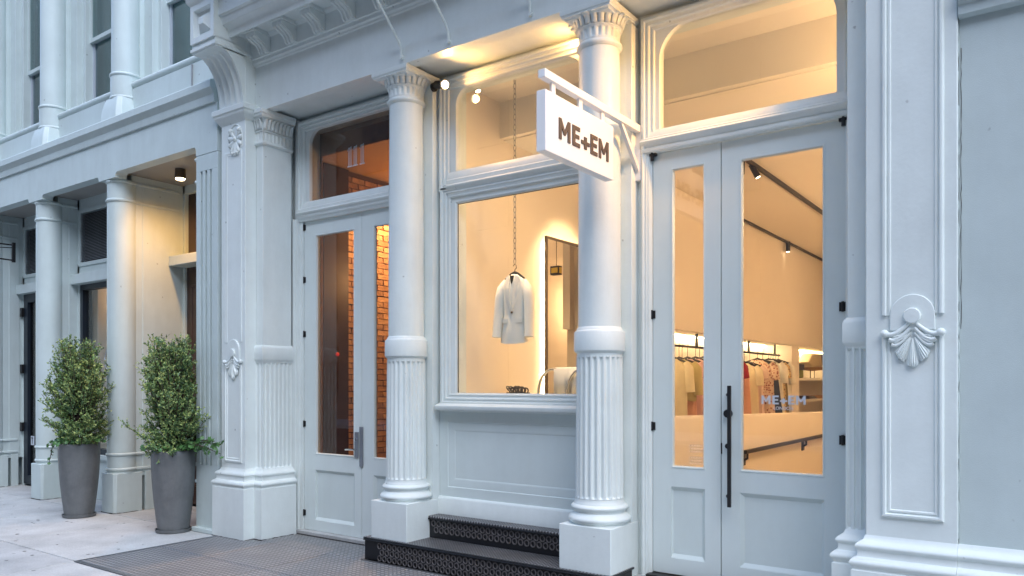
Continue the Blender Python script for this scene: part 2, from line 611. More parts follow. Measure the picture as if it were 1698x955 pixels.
# steel cover plates of the sidewalk vault
px = [-7.235, -6.46, -5.64, -4.6, -3.6, -2.68]
for i in range(5):
    for (y0, y1) in ((3.40, 4.16), (4.16, 4.905)):
        obj('cover_plate', MB().box(px[i] + .005, px[i + 1] - .005, y0 + .005, y1 - .005, -0.05, 0.003), M['plate'], walk, smooth=0, bevel=0.004, seg=1)
obj('cover_plate', MB().box(-6.66, -5.235, 4.91, 5.36, -0.05, 0.003), M['plate'], walk, smooth=0, bevel=0.004, seg=1)
rim = MB().box(-7.262, -2.68, 3.362, 3.398, -0.04, 0.006).box(-7.262, -7.238, 3.398, 4.84, -0.04, 0.006)
obj('plate_rim', rim, M['steel'], walk, smooth=0)
random.seed(31)
b = MB()
for k in range(150):
    x, y_ = random.uniform(-13, -6.9), random.uniform(1.5, 4.7)
    if x > -7.3 and y_ > 3.3: continue
    r = random.uniform(.006, .017)
    n = 8
    ph = random.random() * 6
    b.prism([(x + r * (1 + .3 * sin(3 * t + ph)) * cos(t), y_ + r * (1 + .3 * sin(2 * t + ph)) * sin(t)) for t in arc(n, 0, 2 * pi)[:-1]], 'z', .0022, .0036)
obj('gum_spots', b, mat('old_gum', (.27, .27, .265), .8), walk, kind='stuff', smooth=0)
obj('kerb', MB().box(-40, 12, 0.12, 0.34, -0.3, 0.0), M['concrete2'], kind='structure', bevel=0.015)
obj('street', MB().box(-90, 80, -9.5, 0.118, -0.4, -0.13), M['asphalt'], kind='structure', smooth=0)
obj('opposite_sidewalk', MB().box(-90, 80, -13, -9.5, -0.4, 0.0), M['concrete2'], kind='structure', smooth=0)

# ================================================================== SHOPFRONT BUILDING
shop = thing('shopfront_building', 'white cast iron shopfront with columns, big windows and double doors, filling the centre and right', 'building', (-3.9, 5.4, 0))
W = M['white']
YF, YW, YD = 4.86, 5.43, 5.45


# ---- round columns
def column(cx, cy=5.215):
    root = obj('column', MB().lathe(cx, cy, [(0.163, 2.02), (0.161, 3.0), (0.153, 4.135)], 56), W, shop)   # smooth shaft
    P = lambda n, b, **k: obj(n, b, W, root, **k)
    P('plinth', MB().box(cx - .222, cx + .222, 4.985, 5.445, 0.0, 0.54), bevel=0.006)
    base = [(0.225, .541)]
    base += [(0.213 + .026 * sin(pi * t), .545 + .068 * t) for t in arc(8, 0, 1)]
    base += [(0.208, .618), (0.198, .626), (0.197, .636)]
    base += [(0.197 + .022 * sin(pi * t), .640 + .05 * t) for t in arc(8, 0, 1)]
    base += [(0.196, .695), (0.190, .705), (0.187, .718), (0.186, .73)]
    P('base', MB().lathe(cx, cy, base, 56))
    NF = 22
    def fl(a, z, r):
        t = (a * NF / (2 * pi)) % 1.0
        f = 0.16
        if t < f or t > 1 - f:
            d = 0
        else:
            d = sin(pi * (t - f) / (1 - 2 * f))
        e = 0.028
        k = 1.0
        if z < .735 + e: k = sqrt(max(0, 1 - ((.735 + e - z) / e) ** 2))
        if z > 1.80 - e: k = sqrt(max(0, 1 - ((z - 1.80 + e) / e) ** 2))
        return r - 0.021 * d * k
    prof = [(.184, .732), (.184, .735), (.184, .742), (.184, .752), (.184, .763), (.180, 1.25), (.176, 1.772), (.176, 1.783), (.176, 1.793), (.176, 1.80), (.176, 1.812)]
    P('fluted_drum', MB().lathe(cx, cy, prof, NF * 10, fl), smooth=50)
    P('collar', MB().lathe(cx, cy, [(.172, 1.812), (.174, 1.83), (.186, 1.84), (.194, 1.848), (.196, 1.86), (.195, 1.985), (.190, 1.997), (.178, 2.004), (.172, 2.02), (.164, 2.03)], 56))
    cap = [(.153, 4.135), (.160, 4.14), (.172, 4.15), (.176, 4.16), (.173, 4.172), (.160, 4.18), (.156, 4.19)]
    c = MB().lathe(cx, cy, cap, 56)
    def nk(a, z, r):
        t = (a * 20 / (2 * pi)) % 1.0
        d = sin(pi * (t - .2) / .6) if .2 < t < .8 else 0
        k = 1.0 if 4.205 < z < 4.27 else 0.0
        return r - .010 * d * k
    c.lathe(cx, cy, [(.156, 4.19), (.157, 4.204), (.157, 4.212), (.160, 4.25), (.164, 4.268), (.165, 4.272), (.168, 4.28), (.176, 4.285), (.176, 4.292), (.166, 4.296), (.168, 4.32), (.185, 4.35), (.19, 4.372)], 160, nk)
    capo = P('capital', c, smooth=45)
    lf = MB()
    NL = 22
    for i in range(NL):
        a = 2 * pi * (i + .5) / NL
        rows = []
        for j in range(7):
            t = j / 6
            r = .170 + .020 * t + .042 * t ** 2.2
            z = 4.293 + .075 * sin(t * pi / 2 * 1.05)
            if j == 6: z -= .010
            hw = (.84 - .40 * max(0, t - .55) / .45 * (1 if t > .55 else 0)) * pi / NL
            rows.append([((cx + (r + .010 * (1 - u * u) + (.006 if abs(u) == 1 else 0)) * cos(a + u * hw)), (cy + (r + .010 * (1 - u * u) + (.006 if abs(u) == 1 else 0)) * sin(a + u * hw)), z) for u in (-1, -.6, -.25, 0, .25, .6, 1)])
        lf.grid(rows)
    lo = P('leaf_ring', lf, smooth=60, recalc=False)
    md = lo.modifiers.new('thick', 'SOLIDIFY'); md.thickness = .006; md.offset = 0
    ab = [(-.03, 4.352), (-.022, 4.36), (-.005, 4.366), (-.004, 4.376), (.004, 4.384), (.006, 4.400), (.006, 4.418), (0, 4.422)]
    P('abacus', MB().run([(cx - .212, 4.99), (cx + .212, 4.99), (cx + .212, 5.44), (cx - .212, 5.44)], ab, True), bevel=.002)
    P('backing_pier', MB().box(cx - .213, cx + .213, 5.335, 5.452, .54, 4.352), bevel=.004)
    return root


C1, C2 = -4.935, -2.915
column(C1)
column(C2)

# ---- end piers (left with console, right against the stucco wall)
base_prof = [(.066, 0.0), (.066, .520), (.058, .528), (.060, .536)] + \
            [(.060 + .016 * sin(pi * t), .540 + .05 * t) for t in arc(6, 0, 1)] + \
            [(.050, .594), (.040, .600), (.036, .612), (.036, .634)] + \
            [(.036 + .014 * sin(pi * t), .638 + .042 * t) for t in arc(6, 0, 1)] + \
            [(.022, .688), (.010, .698), (.004, .715), (0, .722)]


def hp_flat_leaves(b, p0, p1, z0, z1, n, out0, out1):
    a, e = Vector(p0), Vector(p1)
    d = (e - a); L = d.length; d.normalize()
    nr = Vector((d.y, -d.x))
    w = L / n
    for i in range(n):
        c = (i + .5) * w
        rows = []
        for j in range(6):
            t = j / 5
            o = out0 + (out1 - out0) * t ** 1.8
            z = z0 + (z1 - z0) * sin(t * pi / 2) - (.008 if j == 5 else 0)
            hw = w * .46 * (1 - .45 * max(0, t - .5) / .5)
            rows.append([((a + d * (c + u * hw) + nr * (o + .009 * (1 - u * u))).x, (a + d * (c + u * hw) + nr * (o + .009 * (1 - u * u))).y, z) for u in (-1, -.5, 0, .5, 1)])
        b.grid(rows)


def half_pilaster(path, par, corner_first):
    """path: back -> corner -> end plan points of the half pilaster's visible faces (right of travel is outward)."""
    P = lambda n, b, **k: obj(n, b, W, par, **k)
    return P


def solid(path, z0, z1, inset=0.0):
    """Vertical prism from a plan polygon, edges pulled in by inset."""
    b = MB()
    n = len(path)
    b.run(path, [(-inset, z0), (-inset, z1)], True)
    return b


# left pier
pier = obj('pier', solid([(-7.265, 4.86), (-6.855, 4.86), (-6.855, 5.6), (-7.265, 5.6)], 0, 5.6), W, shop, bevel=.006)
lp = [(-7.265, 5.3), (-7.265, 4.86), (-6.855, 4.86), (-6.855, 4.985), (-6.735, 4.985), (-6.735, 5.36)]
obj('pier_base', MB().run(lp, base_prof), W, pier)
hp = obj('half_pilaster', solid([(-6.856, 4.985 + .014), (-6.735 - .014, 4.985 + .014), (-6.735 - .014, 5.36), (-6.856, 5.36)], 0, 4.1), W, shop)


def hp_build(corner, dirn, hp):
    """Fluted lower half, collar, plain shaft and capital. corner: outer plan corner; dirn=+1 wide face looks to +X, -1 to -X."""
    cx, cy = corner
    if dirn > 0:
        segs = [((cx - .121, cy), (cx, cy), 2), ((cx, cy), (cx, 5.36), 7)]
        path = [(cx - .121, cy), (cx, cy), (cx, 5.36)]
    else:
        segs = [((cx, 5.36), (cx, cy), 7), ((cx, cy), (cx + .121, cy), 3)]
        path = [(cx, 5.36), (cx, cy), (cx + .121, cy)]
    b = MB()
    for p, q, n in segs:
        b.flutes(p, q, .722, 1.815, n, .020, .28)
    obj('fluted_panel', b, W, hp, smooth=50, recalc=False)
    b = MB().run(path, [(0, 1.815), (.002, 1.83), (.012, 1.842), (.016, 1.85), (.016, 1.965), (.008, 1.985), (0, 1.992), (-.004, 2.0)])
    obj('collar', b, W, hp)
    poly = [(cx - .121, cy), (cx, cy), (cx, 5.36), (cx - .121, 5.36)] if dirn > 0 else [(cx, cy), (cx + .121, cy), (cx + .121, 5.36), (cx, 5.36)]
    obj('upper_shaft', solid(poly, 1.99, 4.2, .006), W, hp, bevel=.006)
    b = MB().run(path, [(-.006, 4.06), (.006, 4.068), (.016, 4.076), (.016, 4.09), (.004, 4.098), (0, 4.11)])
    for p, q, n in segs:
        b.flutes(p, q, 4.11, 4.20, n + (1 if n > 2 else 1), .008, .3, 4)
    b.run(path, [(-.01, 4.20), (.006, 4.202), (.010, 4.212), (.004, 4.22), (.004, 4.30), (.02, 4.335), (.02, 4.352)])
    obj('capital', b, W, hp, smooth=45)
    b = MB()
    for p, q, n in segs:
        hp_flat_leaves(b, p, q, 4.222, 4.33, n + 1, .006, .05)
    lo = obj('leaf_ring', b, W, hp, smooth=60, recalc=False)
    md = lo.modifiers.new('thick', 'SOLIDIFY'); md.thickness = .006; md.offset = 0
    b = MB().run(path, [(0, 4.335), (.035, 4.338), (.05, 4.350), (.052, 4.372), (.062, 4.38), (.062, 4.418), (.05, 4.421), (0, 4.422)])
    obj('abacus', b, W, hp, bevel=.002)


hp_build((-6.735, 4.985), 1, hp)

# raised panel mouldings on the pier front
def pier_panel(par, x0, x1, z0, z1, y, open_side=None, k=1.0):
    """Moulded panel border on a pier front; open_side leaves the top or the bottom rail out."""
    t = .012 * k
    prof = [(0, y + .002), (0.002, y - t), (.010, y - t - .006 * k), (.020, y - t - .006 * k), (.026, y - .004), (.032, y - .003), (.036, y - .008 * k), (.044, y - .008 * k), (.050, y + .002)]
    b = MB()
    if open_side is None:
        b.frame(x0, x1, z0, z1, prof)
    else:
        rows = []
        for d, yy in prof:
            if open_side == 'top':
                rows.append([(x0 + d, yy, z1), (x0 + d, yy, z0 + d), (x1 - d, yy, z0 + d), (x1 - d, yy, z1)])
            else:
                rows.append([(x0 + d, yy, z0), (x0 + d, yy, z1 - d), (x1 - d, yy, z1 - d), (x1 - d, yy, z0)])
        n0 = len(b.v)
        b.grid(rows)
        m = len(prof)
        b.f.append(tuple(n0 + r * 4 for r in range(m))); b.mi.append(0)
        b.f.append(tuple(n0 + r * 4 + 3 for r in range(m))); b.mi.append(0)
    return obj('panel_moulding', b, W, par)


pier_panel(pier, -7.20, -6.905, .78, 1.80, 4.86, 'top', .8)
pier_panel(pier, -7.20, -6.905, 2.03, 4.02, 4.86, 'bottom', .45)


def shell(cx, y, z, s, sv, par, m):
    """Scallop shell with scrolls under a round boss, as a relief on a pier front."""
    b = MB()
    b.cur = 0
    def rel(u, v, h):
        return (cx + u * s, y - h * s * 1.25, z + v * sv)
    # lobes radiating downward
    lob = [(-78, .60), (-40, .62), (0, .66), (40, .62), (78, .60)]
    for a, L in lob:
        a = radians(a)
        rows = []
        for j in range(11):
            t = j / 10
            wd = (.05 + .19 * t) * (1 if t < .82 else sqrt(max(0.02, 1 - ((t - .82) / .18) ** 2)))
            r = .10 + L * t
            h = .10 + .10 * sin(min(1, t * 1.1) * pi * .62) - (.09 * ((t - .82) / .18) ** 2 if t > .82 else 0)
            row = []
            for k in range(13):
                u = -1 + k / 6
                px = sin(a) * r + cos(a) * u * wd
                pz = -cos(a) * r + sin(a) * u * wd
                hh = .8 * h * (1 - .7 * u * u) - .03 * (k % 2) * min(1, t * 2)
                row.append(rel(px, pz + .10, max(-.02, hh)))
            rows.append(row)
        b.grid(rows)
    # drapery arms with end scrolls
    for sgn in (-1, 1):
        for (drop, out, th, hh) in ((.0, .80, .09, .17), (-.13, .68, .085, .14), (-.24, .60, .06, .12)):
            pts, rs = [], []
            for j in range(11):
                t = j / 10
                pts.append(rel(sgn * (.07 + out * t), .36 + drop - .30 * sin(t * pi / 2 * 1.05) + .05 * t ** 5, .07 + .03 * t))
                rs.append(s * th * (.75 + .35 * t))
            b.tube(pts, rs, 8)
        b.ball(rel(sgn * .90, .115, .10), s * .15, 12, 8, (1, .9, 1))
        b.ball(rel(sgn * .89, .11, .17), s * .06, 10, 6, (1, .8, 1))
    # boss with raised rim
    n = 24
    for (r0, r1, h0, h1) in ((.20, .20, -.02, .16), (.20, .18, .16, .185), (.18, 0.001, .185, .19)):
        b.grid([[rel(r0 * 1.4 * cos(2 * pi * k / n), .50 + r0 * 1.4 * s / sv * sin(2 * pi * k / n), h0) for k in range(n)], [rel(r1 * 1.4 * cos(2 * pi * k / n), .50 + r1 * 1.4 * s / sv * sin(2 * pi * k / n), h1) for k in range(n)]], True)
    # solid backing plate
    out = [(-.30, .42), (.30, .42), (.62, .16), (.60, -.05), (.48, -.28), (.24, -.46), (0, -.54), (-.24, -.46), (-.48, -.28), (-.60, -.05), (-.62, .16)]
    b.prism([(cx + p[0] * s, z + p[1] * sv) for p in out], 'y', y + .004, y - .055 * s)
    o = obj('shell_ornament', b, m, par, smooth=50, recalc=True)
    return o


shell(-7.045, 4.86, 1.80, .152, .24, pier, W)
obj('arch_plate', MB().prism([(-7.15, 1.84), (-6.94, 1.84)] + [(-7.045 + .105 * cos(t), 1.93 + .13 * sin(t)) for t in arc(18, 0, pi)], 'y', 4.875, 4.845), W, pier, bevel=.004)
# palmette near the top of the left pier
b = MB()
for k in range(9):
    a = radians(-128 + 32 * k)
    L = .155 + .05 * (1 - abs(k - 4) / 4) * .4
    rows = []
    for j in range(8):
        t = j / 7
        wd = .012 + .016 * sin(t * pi * .75)
        if j == 7: wd = .006
        r = .02 + (L - .03) * t
        h = .010 + .018 * t - (.016 if j == 7 else 0)
        rows.append([(-7.015 + (sin(a) * r + cos(a) * u * wd) * .78, 4.858 - h * (1 - .8 * u * u), 4.135 - cos(a) * r * 1.05 + sin(a) * u * wd) for u in (-1, -.5, 0, .5, 1)])
    b.grid(rows)
b.ball((-7.015, 4.85, 4.135), .026, 10, 6)
for sg in (-1, 1):
    b.ball((-7.015 + sg * .07, 4.85, 4.225), .028, 10, 6)
    b.ball((-7.015 + sg * .04, 4.85, 3.99), .02, 8, 6)
obj('palmette_ornament', b, W, pier, smooth=60)
b = MB()
b.tube([(-7.015 + .115 * cos(t), 4.858, 4.13 + .155 * sin(t)) for t in arc(24, -.35 * pi, 1.35 * pi)], .007, 6)
obj('oval_bead', b, W, pier)
# cap moulding below the console
obj('pier_cap', MB().run([(-7.265, 5.3), (-7.265, 4.86), (-6.855, 4.86), (-6.855, 5.0)], [(0, 4.305), (.008, 4.318), (.018, 4.325), (.03, 4.35), (.05, 4.372), (.056, 4.385), (.056, 4.40), (.07, 4.41), (.072, 4.455), (.062, 4.465), (0, 4.472)]), W, pier)
# scrolled console bracket
X0, X1 = -7.262, -6.858
nseg, nx, nfl = 22, 4 * 8 + 1, 4
rows = []
for i in range(nseg + 1):
    t = i / nseg * pi / 2
    y = 4.835 - .285 * (1 - cos(t)); z = 4.47 + .50 * sin(t)
    tn = Vector((-.285 * sin(t), .50 * cos(t))).normalized()
    nr = Vector((-tn.y, tn.x))       # outward (toward street / down)
    k = min(1, min(i, nseg - i) / 2.0)
    row = []
    for j in range(nx):
        u = j / (nx - 1)
        m = .05
        q = (u - m) / (1 - 2 * m)
        d = 0
        if 0 < q < 1:
            f = (q * nfl) % 1
            d = -sin(pi * min(1, max(0, (f - .12) / .76))) * .032 * k
        row.append((X0 + (X1 - X0) * u, y + nr.x * d, z + nr.y * d))
    rows.append(row)
b = MB().grid(rows)
side = [(4.835 - .285 * (1 - cos(i / 22 * pi / 2)), 4.47 + .50 * sin(i / 22 * pi / 2)) for i in range(23)]
for X in (X0, X1):
    pts = [(X, p[0], p[1]) for p in side] + [(X, 5.2, 4.97), (X, 5.2, 4.47)]
    b.add(pts, [tuple(range(len(pts)))])
con = obj('console_bracket', b, W, shop, smooth=50, recalc=True)
b = MB().run([(X0, 5.3), (X0, 4.52), (X1, 4.52), (X1, 5.3)], [(0, 4.955), (.0, 4.965), (.012, 4.972), (.012, 5.0), (-.0, 5.008), (0, 5.05)])
b.box(X0 + .001, X1 - .001, 4.521, 5.3, 4.953, 5.045)
obj('console_moulding', b, W, con)
b = MB()
b.frame(X0, X1, 5.045, 5.43, [(0, 5.2), (0, 4.50), (.055, 4.50), (.07, 4.535), (.10, 4.545), (.165, 4.49), (.1651, 4.49)])
b.add([(X0 + .165, 4.49, 5.21), (X1 - .165, 4.49, 5.21), (X1 - .165, 4.49, 5.265), (X0 + .165, 4.49, 5.265)], [(0, 1, 2, 3)])
obj('console_block', b, W, con, bevel=.003)
obj('console_block_cap', MB().run([(X0, 5.3), (X0, 4.50), (X1, 4.50), (X1, 4.62)], [(0, 5.43), (.01, 5.44), (.03, 5.47), (.035, 5.50), (.05, 5.51), (.05, 5.56), (0, 5.57)]).box(X0, X1, 4.50, 5.3, 5.43, 5.56), W, con)

# right pier: mirror of the left one, seen from the front
rpier = obj('pier', solid([(-.955, 4.86), (-.487, 4.86), (-.487, 5.6), (-.955, 5.6)], 0, 5.6), W, shop, bevel=.006)
obj('pier_base', MB().run([(-1.09, 5.40), (-1.09, 4.985), (-.955, 4.985), (-.955, 4.86), (-.487, 4.86)], base_prof), W, rpier)
rhp = obj('half_pilaster', solid([(-1.09 + .014, 4.999), (-.954, 4.999), (-.954, 5.36), (-1.09 + .014, 5.36)], 0, 4.1), W, shop)
hp_build((-1.09, 4.985), -1, rhp)
pier_panel(rpier, -.868, -.552, .835, 1.87, 4.86, 'top')
pier_panel(rpier, -.868, -.552, 1.99, 5.2, 4.86, 'bottom')
shell(-.708, 4.86, 1.855, .158, .252, rpier, W)
obj('arch_plate', MB().prism([(-.824, 1.90), (-.596, 1.90)] + [(-.71 + .114 * cos(t), 1.985 + .118 * sin(t)) for t in arc(18, 0, pi)], 'y', 4.875, 4.845), W, rpier, bevel=.004)

# stucco wall right of the pier
wall = obj('stucco_wall', MB().box(-.483, 4.0, 4.89, 5.3, 0, 5.6), M['stucco'], shop)
obj('wall_base', MB().run([(-.486, 4.875), (4.0, 4.875)], base_prof).box(-.486, 4.0, 4.876, 4.9, 0, .72), W, wall)
b = MB()
random.seed(11)
zz = .75
pts = []
while zz < 3.6:
    pts.append((-.486 + random.uniform(-.003, .003), 4.876, zz)); zz += random.uniform(.02, .06)
b.tube(pts, [random.uniform(.001, .005) for _ in pts], 5)
obj('seam_filler', b, M['stucco'], wall)
b = MB()
zz = 1.9
pts = []
while zz < 3.45:
    pts.append((-.474 + random.uniform(-.002, .002), 4.889, zz)); zz += random.uniform(.03, .08)
b.tube(pts, [random.uniform(.0006, .0022) for _ in pts], 4)
obj('seam_crack', b, M['joint'], wall)
obj('wall_ledge', MB().prism([(4.86, 3.60), (4.845, 3.61), (4.845, 3.66), (4.80, 3.70), (4.80, 3.78), (4.9, 3.80), (4.9, 3.60)], 'x', -.484, 4), M['stucco'], wall)
obj('wall_upper', MB().box(-.482, 4.0, 4.872, 4.895, 3.79, 5.6), M['stucco'], wall)

def base_joint(par, path, seed, r=.006):
    random.seed(seed)
    pts = []
    for (a, b_) in zip(path[:-1], path[1:]):
        n = max(2, int((V2(b_) - V2(a)).length / .03))
        for k in range(n):
            q = V2(a).lerp(V2(b_), k / n)
            pts.append((q.x + random.uniform(-.002, .002), q.y + random.uniform(-.002, .002), .004))
    obj('base_joint', MB().tube(pts, [r * random.uniform(.3, 1.3) for _ in pts], 5), M['joint'], par)


base_joint(pier, [(-7.331, 5.0), (-7.331, 4.794), (-6.789, 4.794), (-6.789, 4.919), (-6.669, 4.919), (-6.669, 5.36)], 1)

# ---- entablature with modillions
ent = [(5.10, 4.418), (4.985, 4.418), (4.985, 4.87), (4.972, 4.878), (4.968, 4.893), (4.952, 4.905), (4.950, 4.935), (4.935, 4.942), (4.930, 5.10), (4.905, 5.115), (4.895, 5.135), (4.705, 5.135), (4.70, 5.105), (4.69, 5.085), (4.675, 5.085), (4.665, 5.13), (4.64, 5.165), (4.60, 5.185), (4.585, 5.215), (4.575, 5.25), (4.552, 5.262), (4.552, 5.45), (4.53, 5.47), (4.48, 5.53), (4.47, 5.58), (5.10, 5.60)]
e_ = obj('entablature', MB().prism(ent, 'x', -6.858, -.955), W, shop, smooth=30)
obj('soffit', MB().box(-6.85, -.95, 5.101, 5.60, 4.448, 4.52), W, e_)
sidep = [(4.93, 5.11), (4.93, 4.945)]
sidep += [(4.905 - .02 * sin(t), 4.955 + .012 - .012 * cos(t)) for t in arc(4, 0, pi)][:1]
mod = [(4.935, 5.125), (4.935, 4.950), (4.915, 4.946), (4.895, 4.955), (4.885, 4.975), (4.868, 5.005), (4.84, 5.025), (4.815, 5.03), (4.795, 5.045), (4.775, 5.05), (4.752, 5.062), (4.745, 5.08), (4.745, 5.12)]
for k in range(14):
    xc = -6.615 + .415 * k
    if xc > -1.1: break
    b = MB().prism(mod, 'x', xc - .07, xc + .07)
    mo = obj('modillion', b, W, e_, smooth=50)
    b2 = MB()
    for q in (-.045, 0, .045):
        b2.tube([(xc + q, p[0] - .004, p[1] - .004) for p in mod[2:11]], .011, 6)
    obj('scroll_rib', b2, W, mo, smooth=60)
    obj('modillion_cap', MB().box(xc - .085, xc + .085, 4.722, 4.93, 5.10, 5.137), W, mo, bevel=.004)
for xr in (-4.76, -4.22, -3.39):
    obj('brace_rod', MB().tube([(xr, 4.965, 4.455), (xr, 4.962, 4.55), (xr, 4.93, 4.60), (xr, 4.67, 4.86), (xr, 4.58, 5.22)], .012, 8).tube([(xr, 4.99, 4.47), (xr, 4.955, 4.47)], .018, 8), W, shop, smooth=60)
obj('upper_wall', MB().box(-6.85, -.95, 5.0, 5.4, 5.60, 7.0), W, shop)
obj('shading_cornice', MB().prism([(5.0, 5.62), (4.46, 5.62), (4.40, 5.68), (4.22, 5.70), (4.16, 5.76), (4.14, 5.95), (4.06, 6.02), (5.0, 6.06)], 'x', -6.858, -.95), W, shop, smooth=30)  # unseen upper cornice, added to throw shade on the frieze

bal = obj('balcony_floor', MB().box(-6.2, -1.2, 3.9, 4.98, 5.98, 6.03), M['iron'], shop, smooth=0)  # unseen balcony over the brace rods, stretched left to shade the frieze

# ---- window / door frames, transoms
frame_prof = [(0, 5.46), (0, 5.395), (.012, 5.388), (.028, 5.388), (.034, 5.402), (.046, 5.406), (.052, 5.398), (.062, 5.398), (.068, 5.414), (.084, 5.42), (.09, 5.412), (.098, 5.414), (.104, 5.43)]


def bar(x0, x1, zb, zt, par, name='transom_bar'):
    """Moulded transom bar."""
    h = zt - zb
    prof = [(5.46, zb), (5.415, zb), (5.405, zb + .02), (5.40, zb + .05), (5.375, zb + .07), (5.37, zb + .085), (5.385, zb + .10), (5.385, zb + h * .62), (5.40, zb + h * .68), (5.405, zb + h - .03), (5.425, zb + h), (5.46, zb + h)]
    return obj(name, MB().prism(prof, 'x', x0, x1), W, par)


def transom(fx0, fx1, gx0, gx1, z0, z1, r, label=None, gm=None):
    """Window over a door: moulded frame, arched plate and pane."""
    t = obj('transom_window', MB().frame(fx0, fx1, 3.36, 4.39, frame_prof), W, shop)
    b = MB()
    b.arch_plate((fx0 + .10, fx1 - .10, 3.42, 4.29), (gx0, gx1, z0, z1), r, 5.432, .05)
    obj('arched_surround', b, W, t, recalc=False)
    b = MB()
    n = 10
    poly = [(gx0 - .01, z0 - .01), (gx1 + .01, z0 - .01)] + [(gx1 + .01 - r + r * cos(a), z1 + .01 - r + r * sin(a)) for a in arc(n, 0, pi / 2)] + [(gx0 - .01 + r - r * sin(a), z1 + .01 - r + r * cos(a)) for a in arc(n, 0, pi / 2)]
    b.prism(poly, 'y', 5.468, 5.474)
    obj('glass_pane', b, gm or M['glass'], t, smooth=0)
    # dark gasket line round the pane
    ring = poly + [poly[0]]
    obj('gasket', MB().tube([(p[0], 5.463, p[1]) for p in ring], .006, 5), M['blackmat'], t)
    return t


t1 = transom(-6.70, -4.90, -6.545, -5.06, 3.535, 4.285, .14, gm=M['glassdark'])
t2 = transom(-4.70, -3.12, -4.525, -3.20, 3.535, 4.285, .155)
t3 = transom(-2.655, -1.095, -2.52, -1.245, 3.535, 4.30, .24)
bar(-6.70, -4.90, 3.328, 3.53, t1)
bar(-4.60, -3.12, 3.31, 3.53, t2)
bar(-2.655, -1.095, 3.355, 3.53, t3)
# wall around the openings, behind the frames
b = MB()
b.box(-6.85, -.955, 5.475, 5.60, 4.30, 5.6)
b.box(-6.86, -6.57, 5.476, 5.60, 0, 4.30).box(-5.05, -4.54, 5.476, 5.60, 0, 4.30).box(-3.19, -2.56, 5.476, 5.60, 0, 4.30).box(-1.20, -.955, 5.476, 5.60, 0, 4.30)
b.box(-4.54, -3.19, 5.476, 5.60, 0, 1.42)
obj('facade_wall', b, W, shop, smooth=0)
# jambs
obj('door_jamb', MB().run([(-6.735, 5.362), (-6.735, 5.40), (-6.70, 5.40), (-6.70, 5.43), (-6.652, 5.43), (-6.652, 5.50)][::1], [(0, 0.0), (0, 3.36)]).box(-6.735, -6.70, 5.401, 5.5, 3.36, 4.42), W, shop, smooth=0)
obj('door_jamb', MB().prism([(-2.70, 5.44), (-2.655, 5.44), (-2.655, 5.40), (-2.64, 5.392), (-2.63, 5.405), (-2.615, 5.405), (-2.61, 5.415), (-2.60, 5.415), (-2.582, 5.44), (-2.582, 5.50), (-2.70, 5.50)], 'z', .12, 3.362), W, shop)
obj('door_jamb', MB().prism([(-1.188, 5.50), (-1.188, 5.43), (-1.18, 5.42), (-1.165, 5.42), (-1.16, 5.40), (-1.085, 5.40), (-1.085, 5.50)], 'z', .12, 4.42), W, shop)

# ---- display window
win = obj('display_window', MB().frame(-4.685, -3.06, 1.405, 3.40, frame_prof), W, shop)
obj('inner_bead', MB().frame(-4.585, -3.14, 1.455, 3.30, [(0, 5.43), (.02, 5.435), (.045, 5.437), (.06, 5.45), (.06, 5.47)]), W, win)
obj('glass_pane', MB().box(-4.535, -3.16, 5.466, 5.472, 1.44, 3.30), M['glass'], win, smooth=0)
obj('gasket', MB().tube([(-4.524, 5.463, 1.47), (-4.524, 5.463, 3.239), (-3.17, 5.463, 3.239)], .005, 5), M['blackmat'], win)
obj('sill', MB().prism([(5.46, 1.345), (5.40, 1.345), (5.39, 1.355), (5.335, 1.362), (5.328, 1.372), (5.328, 1.398), (5.335, 1.405), (5.40, 1.425), (5.46, 1.43)], 'x', -4.69, -3.06), W, win)
ap = obj('apron_panel', MB().box(-4.72, -3.06, 5.447, 5.475, .36, 1.36), M['panel'], win, smooth=0)
b = MB()
b.frame(-4.72, -3.06, .555, 1.348, [(0, 5.446), (0, 5.432), (.098, 5.432), (.104, 5.438), (.165, 5.438), (.182, 5.4468)])
obj('panel_moulding', b, M['panel'], ap)
obj('apron_base', MB().prism([(5.46, .36), (5.405, .36), (5.405, .545), (5.412, .556), (5.428, .566), (5.46, .57)], 'x', -4.72, -3.06), W, ap)


# ---- doors
def door_leaf(x0, x1, z0, z1, glass, panel, y=YD, gm=None, m=None, label=None):
    """Framed leaf: glass (x0,x1,z0,z1) and recessed lower panel (x0,x1,z0,z1)."""
    m = m or M['door']
    gx0, gx1, gz0, gz1 = glass
    qx0, qx1, qz0, qz1 = panel
    th = .05
    b = MB()
    b.box(x0, gx0, y, y + th, z0, z1).box(gx1, x1, y, y + th, z0, z1)
    b.box(gx0, gx1, y, y + th, gz1, z1).box(gx0, gx1, y, y + th, qz1, gz0).box(gx0, gx1, y, y + th, z0, qz0)
    d = obj('door', b, m, shop, smooth=0, label=label)
    b = MB()
    b.frame(gx0 - .002, gx1 + .002, gz0 - .002, gz1 + .002, [(0, y + .002), (.004, y - .004), (.012, y - .003), (.018, y + .014), (.018, y + .03)])
    obj('glazing_bead', b, m, d)
    obj('glass_pane', MB().box(gx0 + .002, gx1 - .002, y + .02, y + .026, gz0 + .002, gz1 - .002), gm or M['glass'], d, smooth=0)
    b = MB()
    b.frame(qx0, qx1, qz0, qz1, [(-.001, y + .001), (.006, y + .004), (.032, y + .022), (.05, y + .022)])
    b.box(qx0, qx1, y + .0222, y + .045, qz0, qz1)
    obj('panel', b, M['panel'] if m is M['door'] else m, d, smooth=0)
    return d


def hinge(par, x, y, z):
    b = MB().tube([(x, y, z - .034), (x, y, z + .034)], .009, 8)
    b.box(x - .024, x + .024, y + .004, y + .014, z - .030, z + .030)
    obj('hinge', b, M['blackmat'], par)


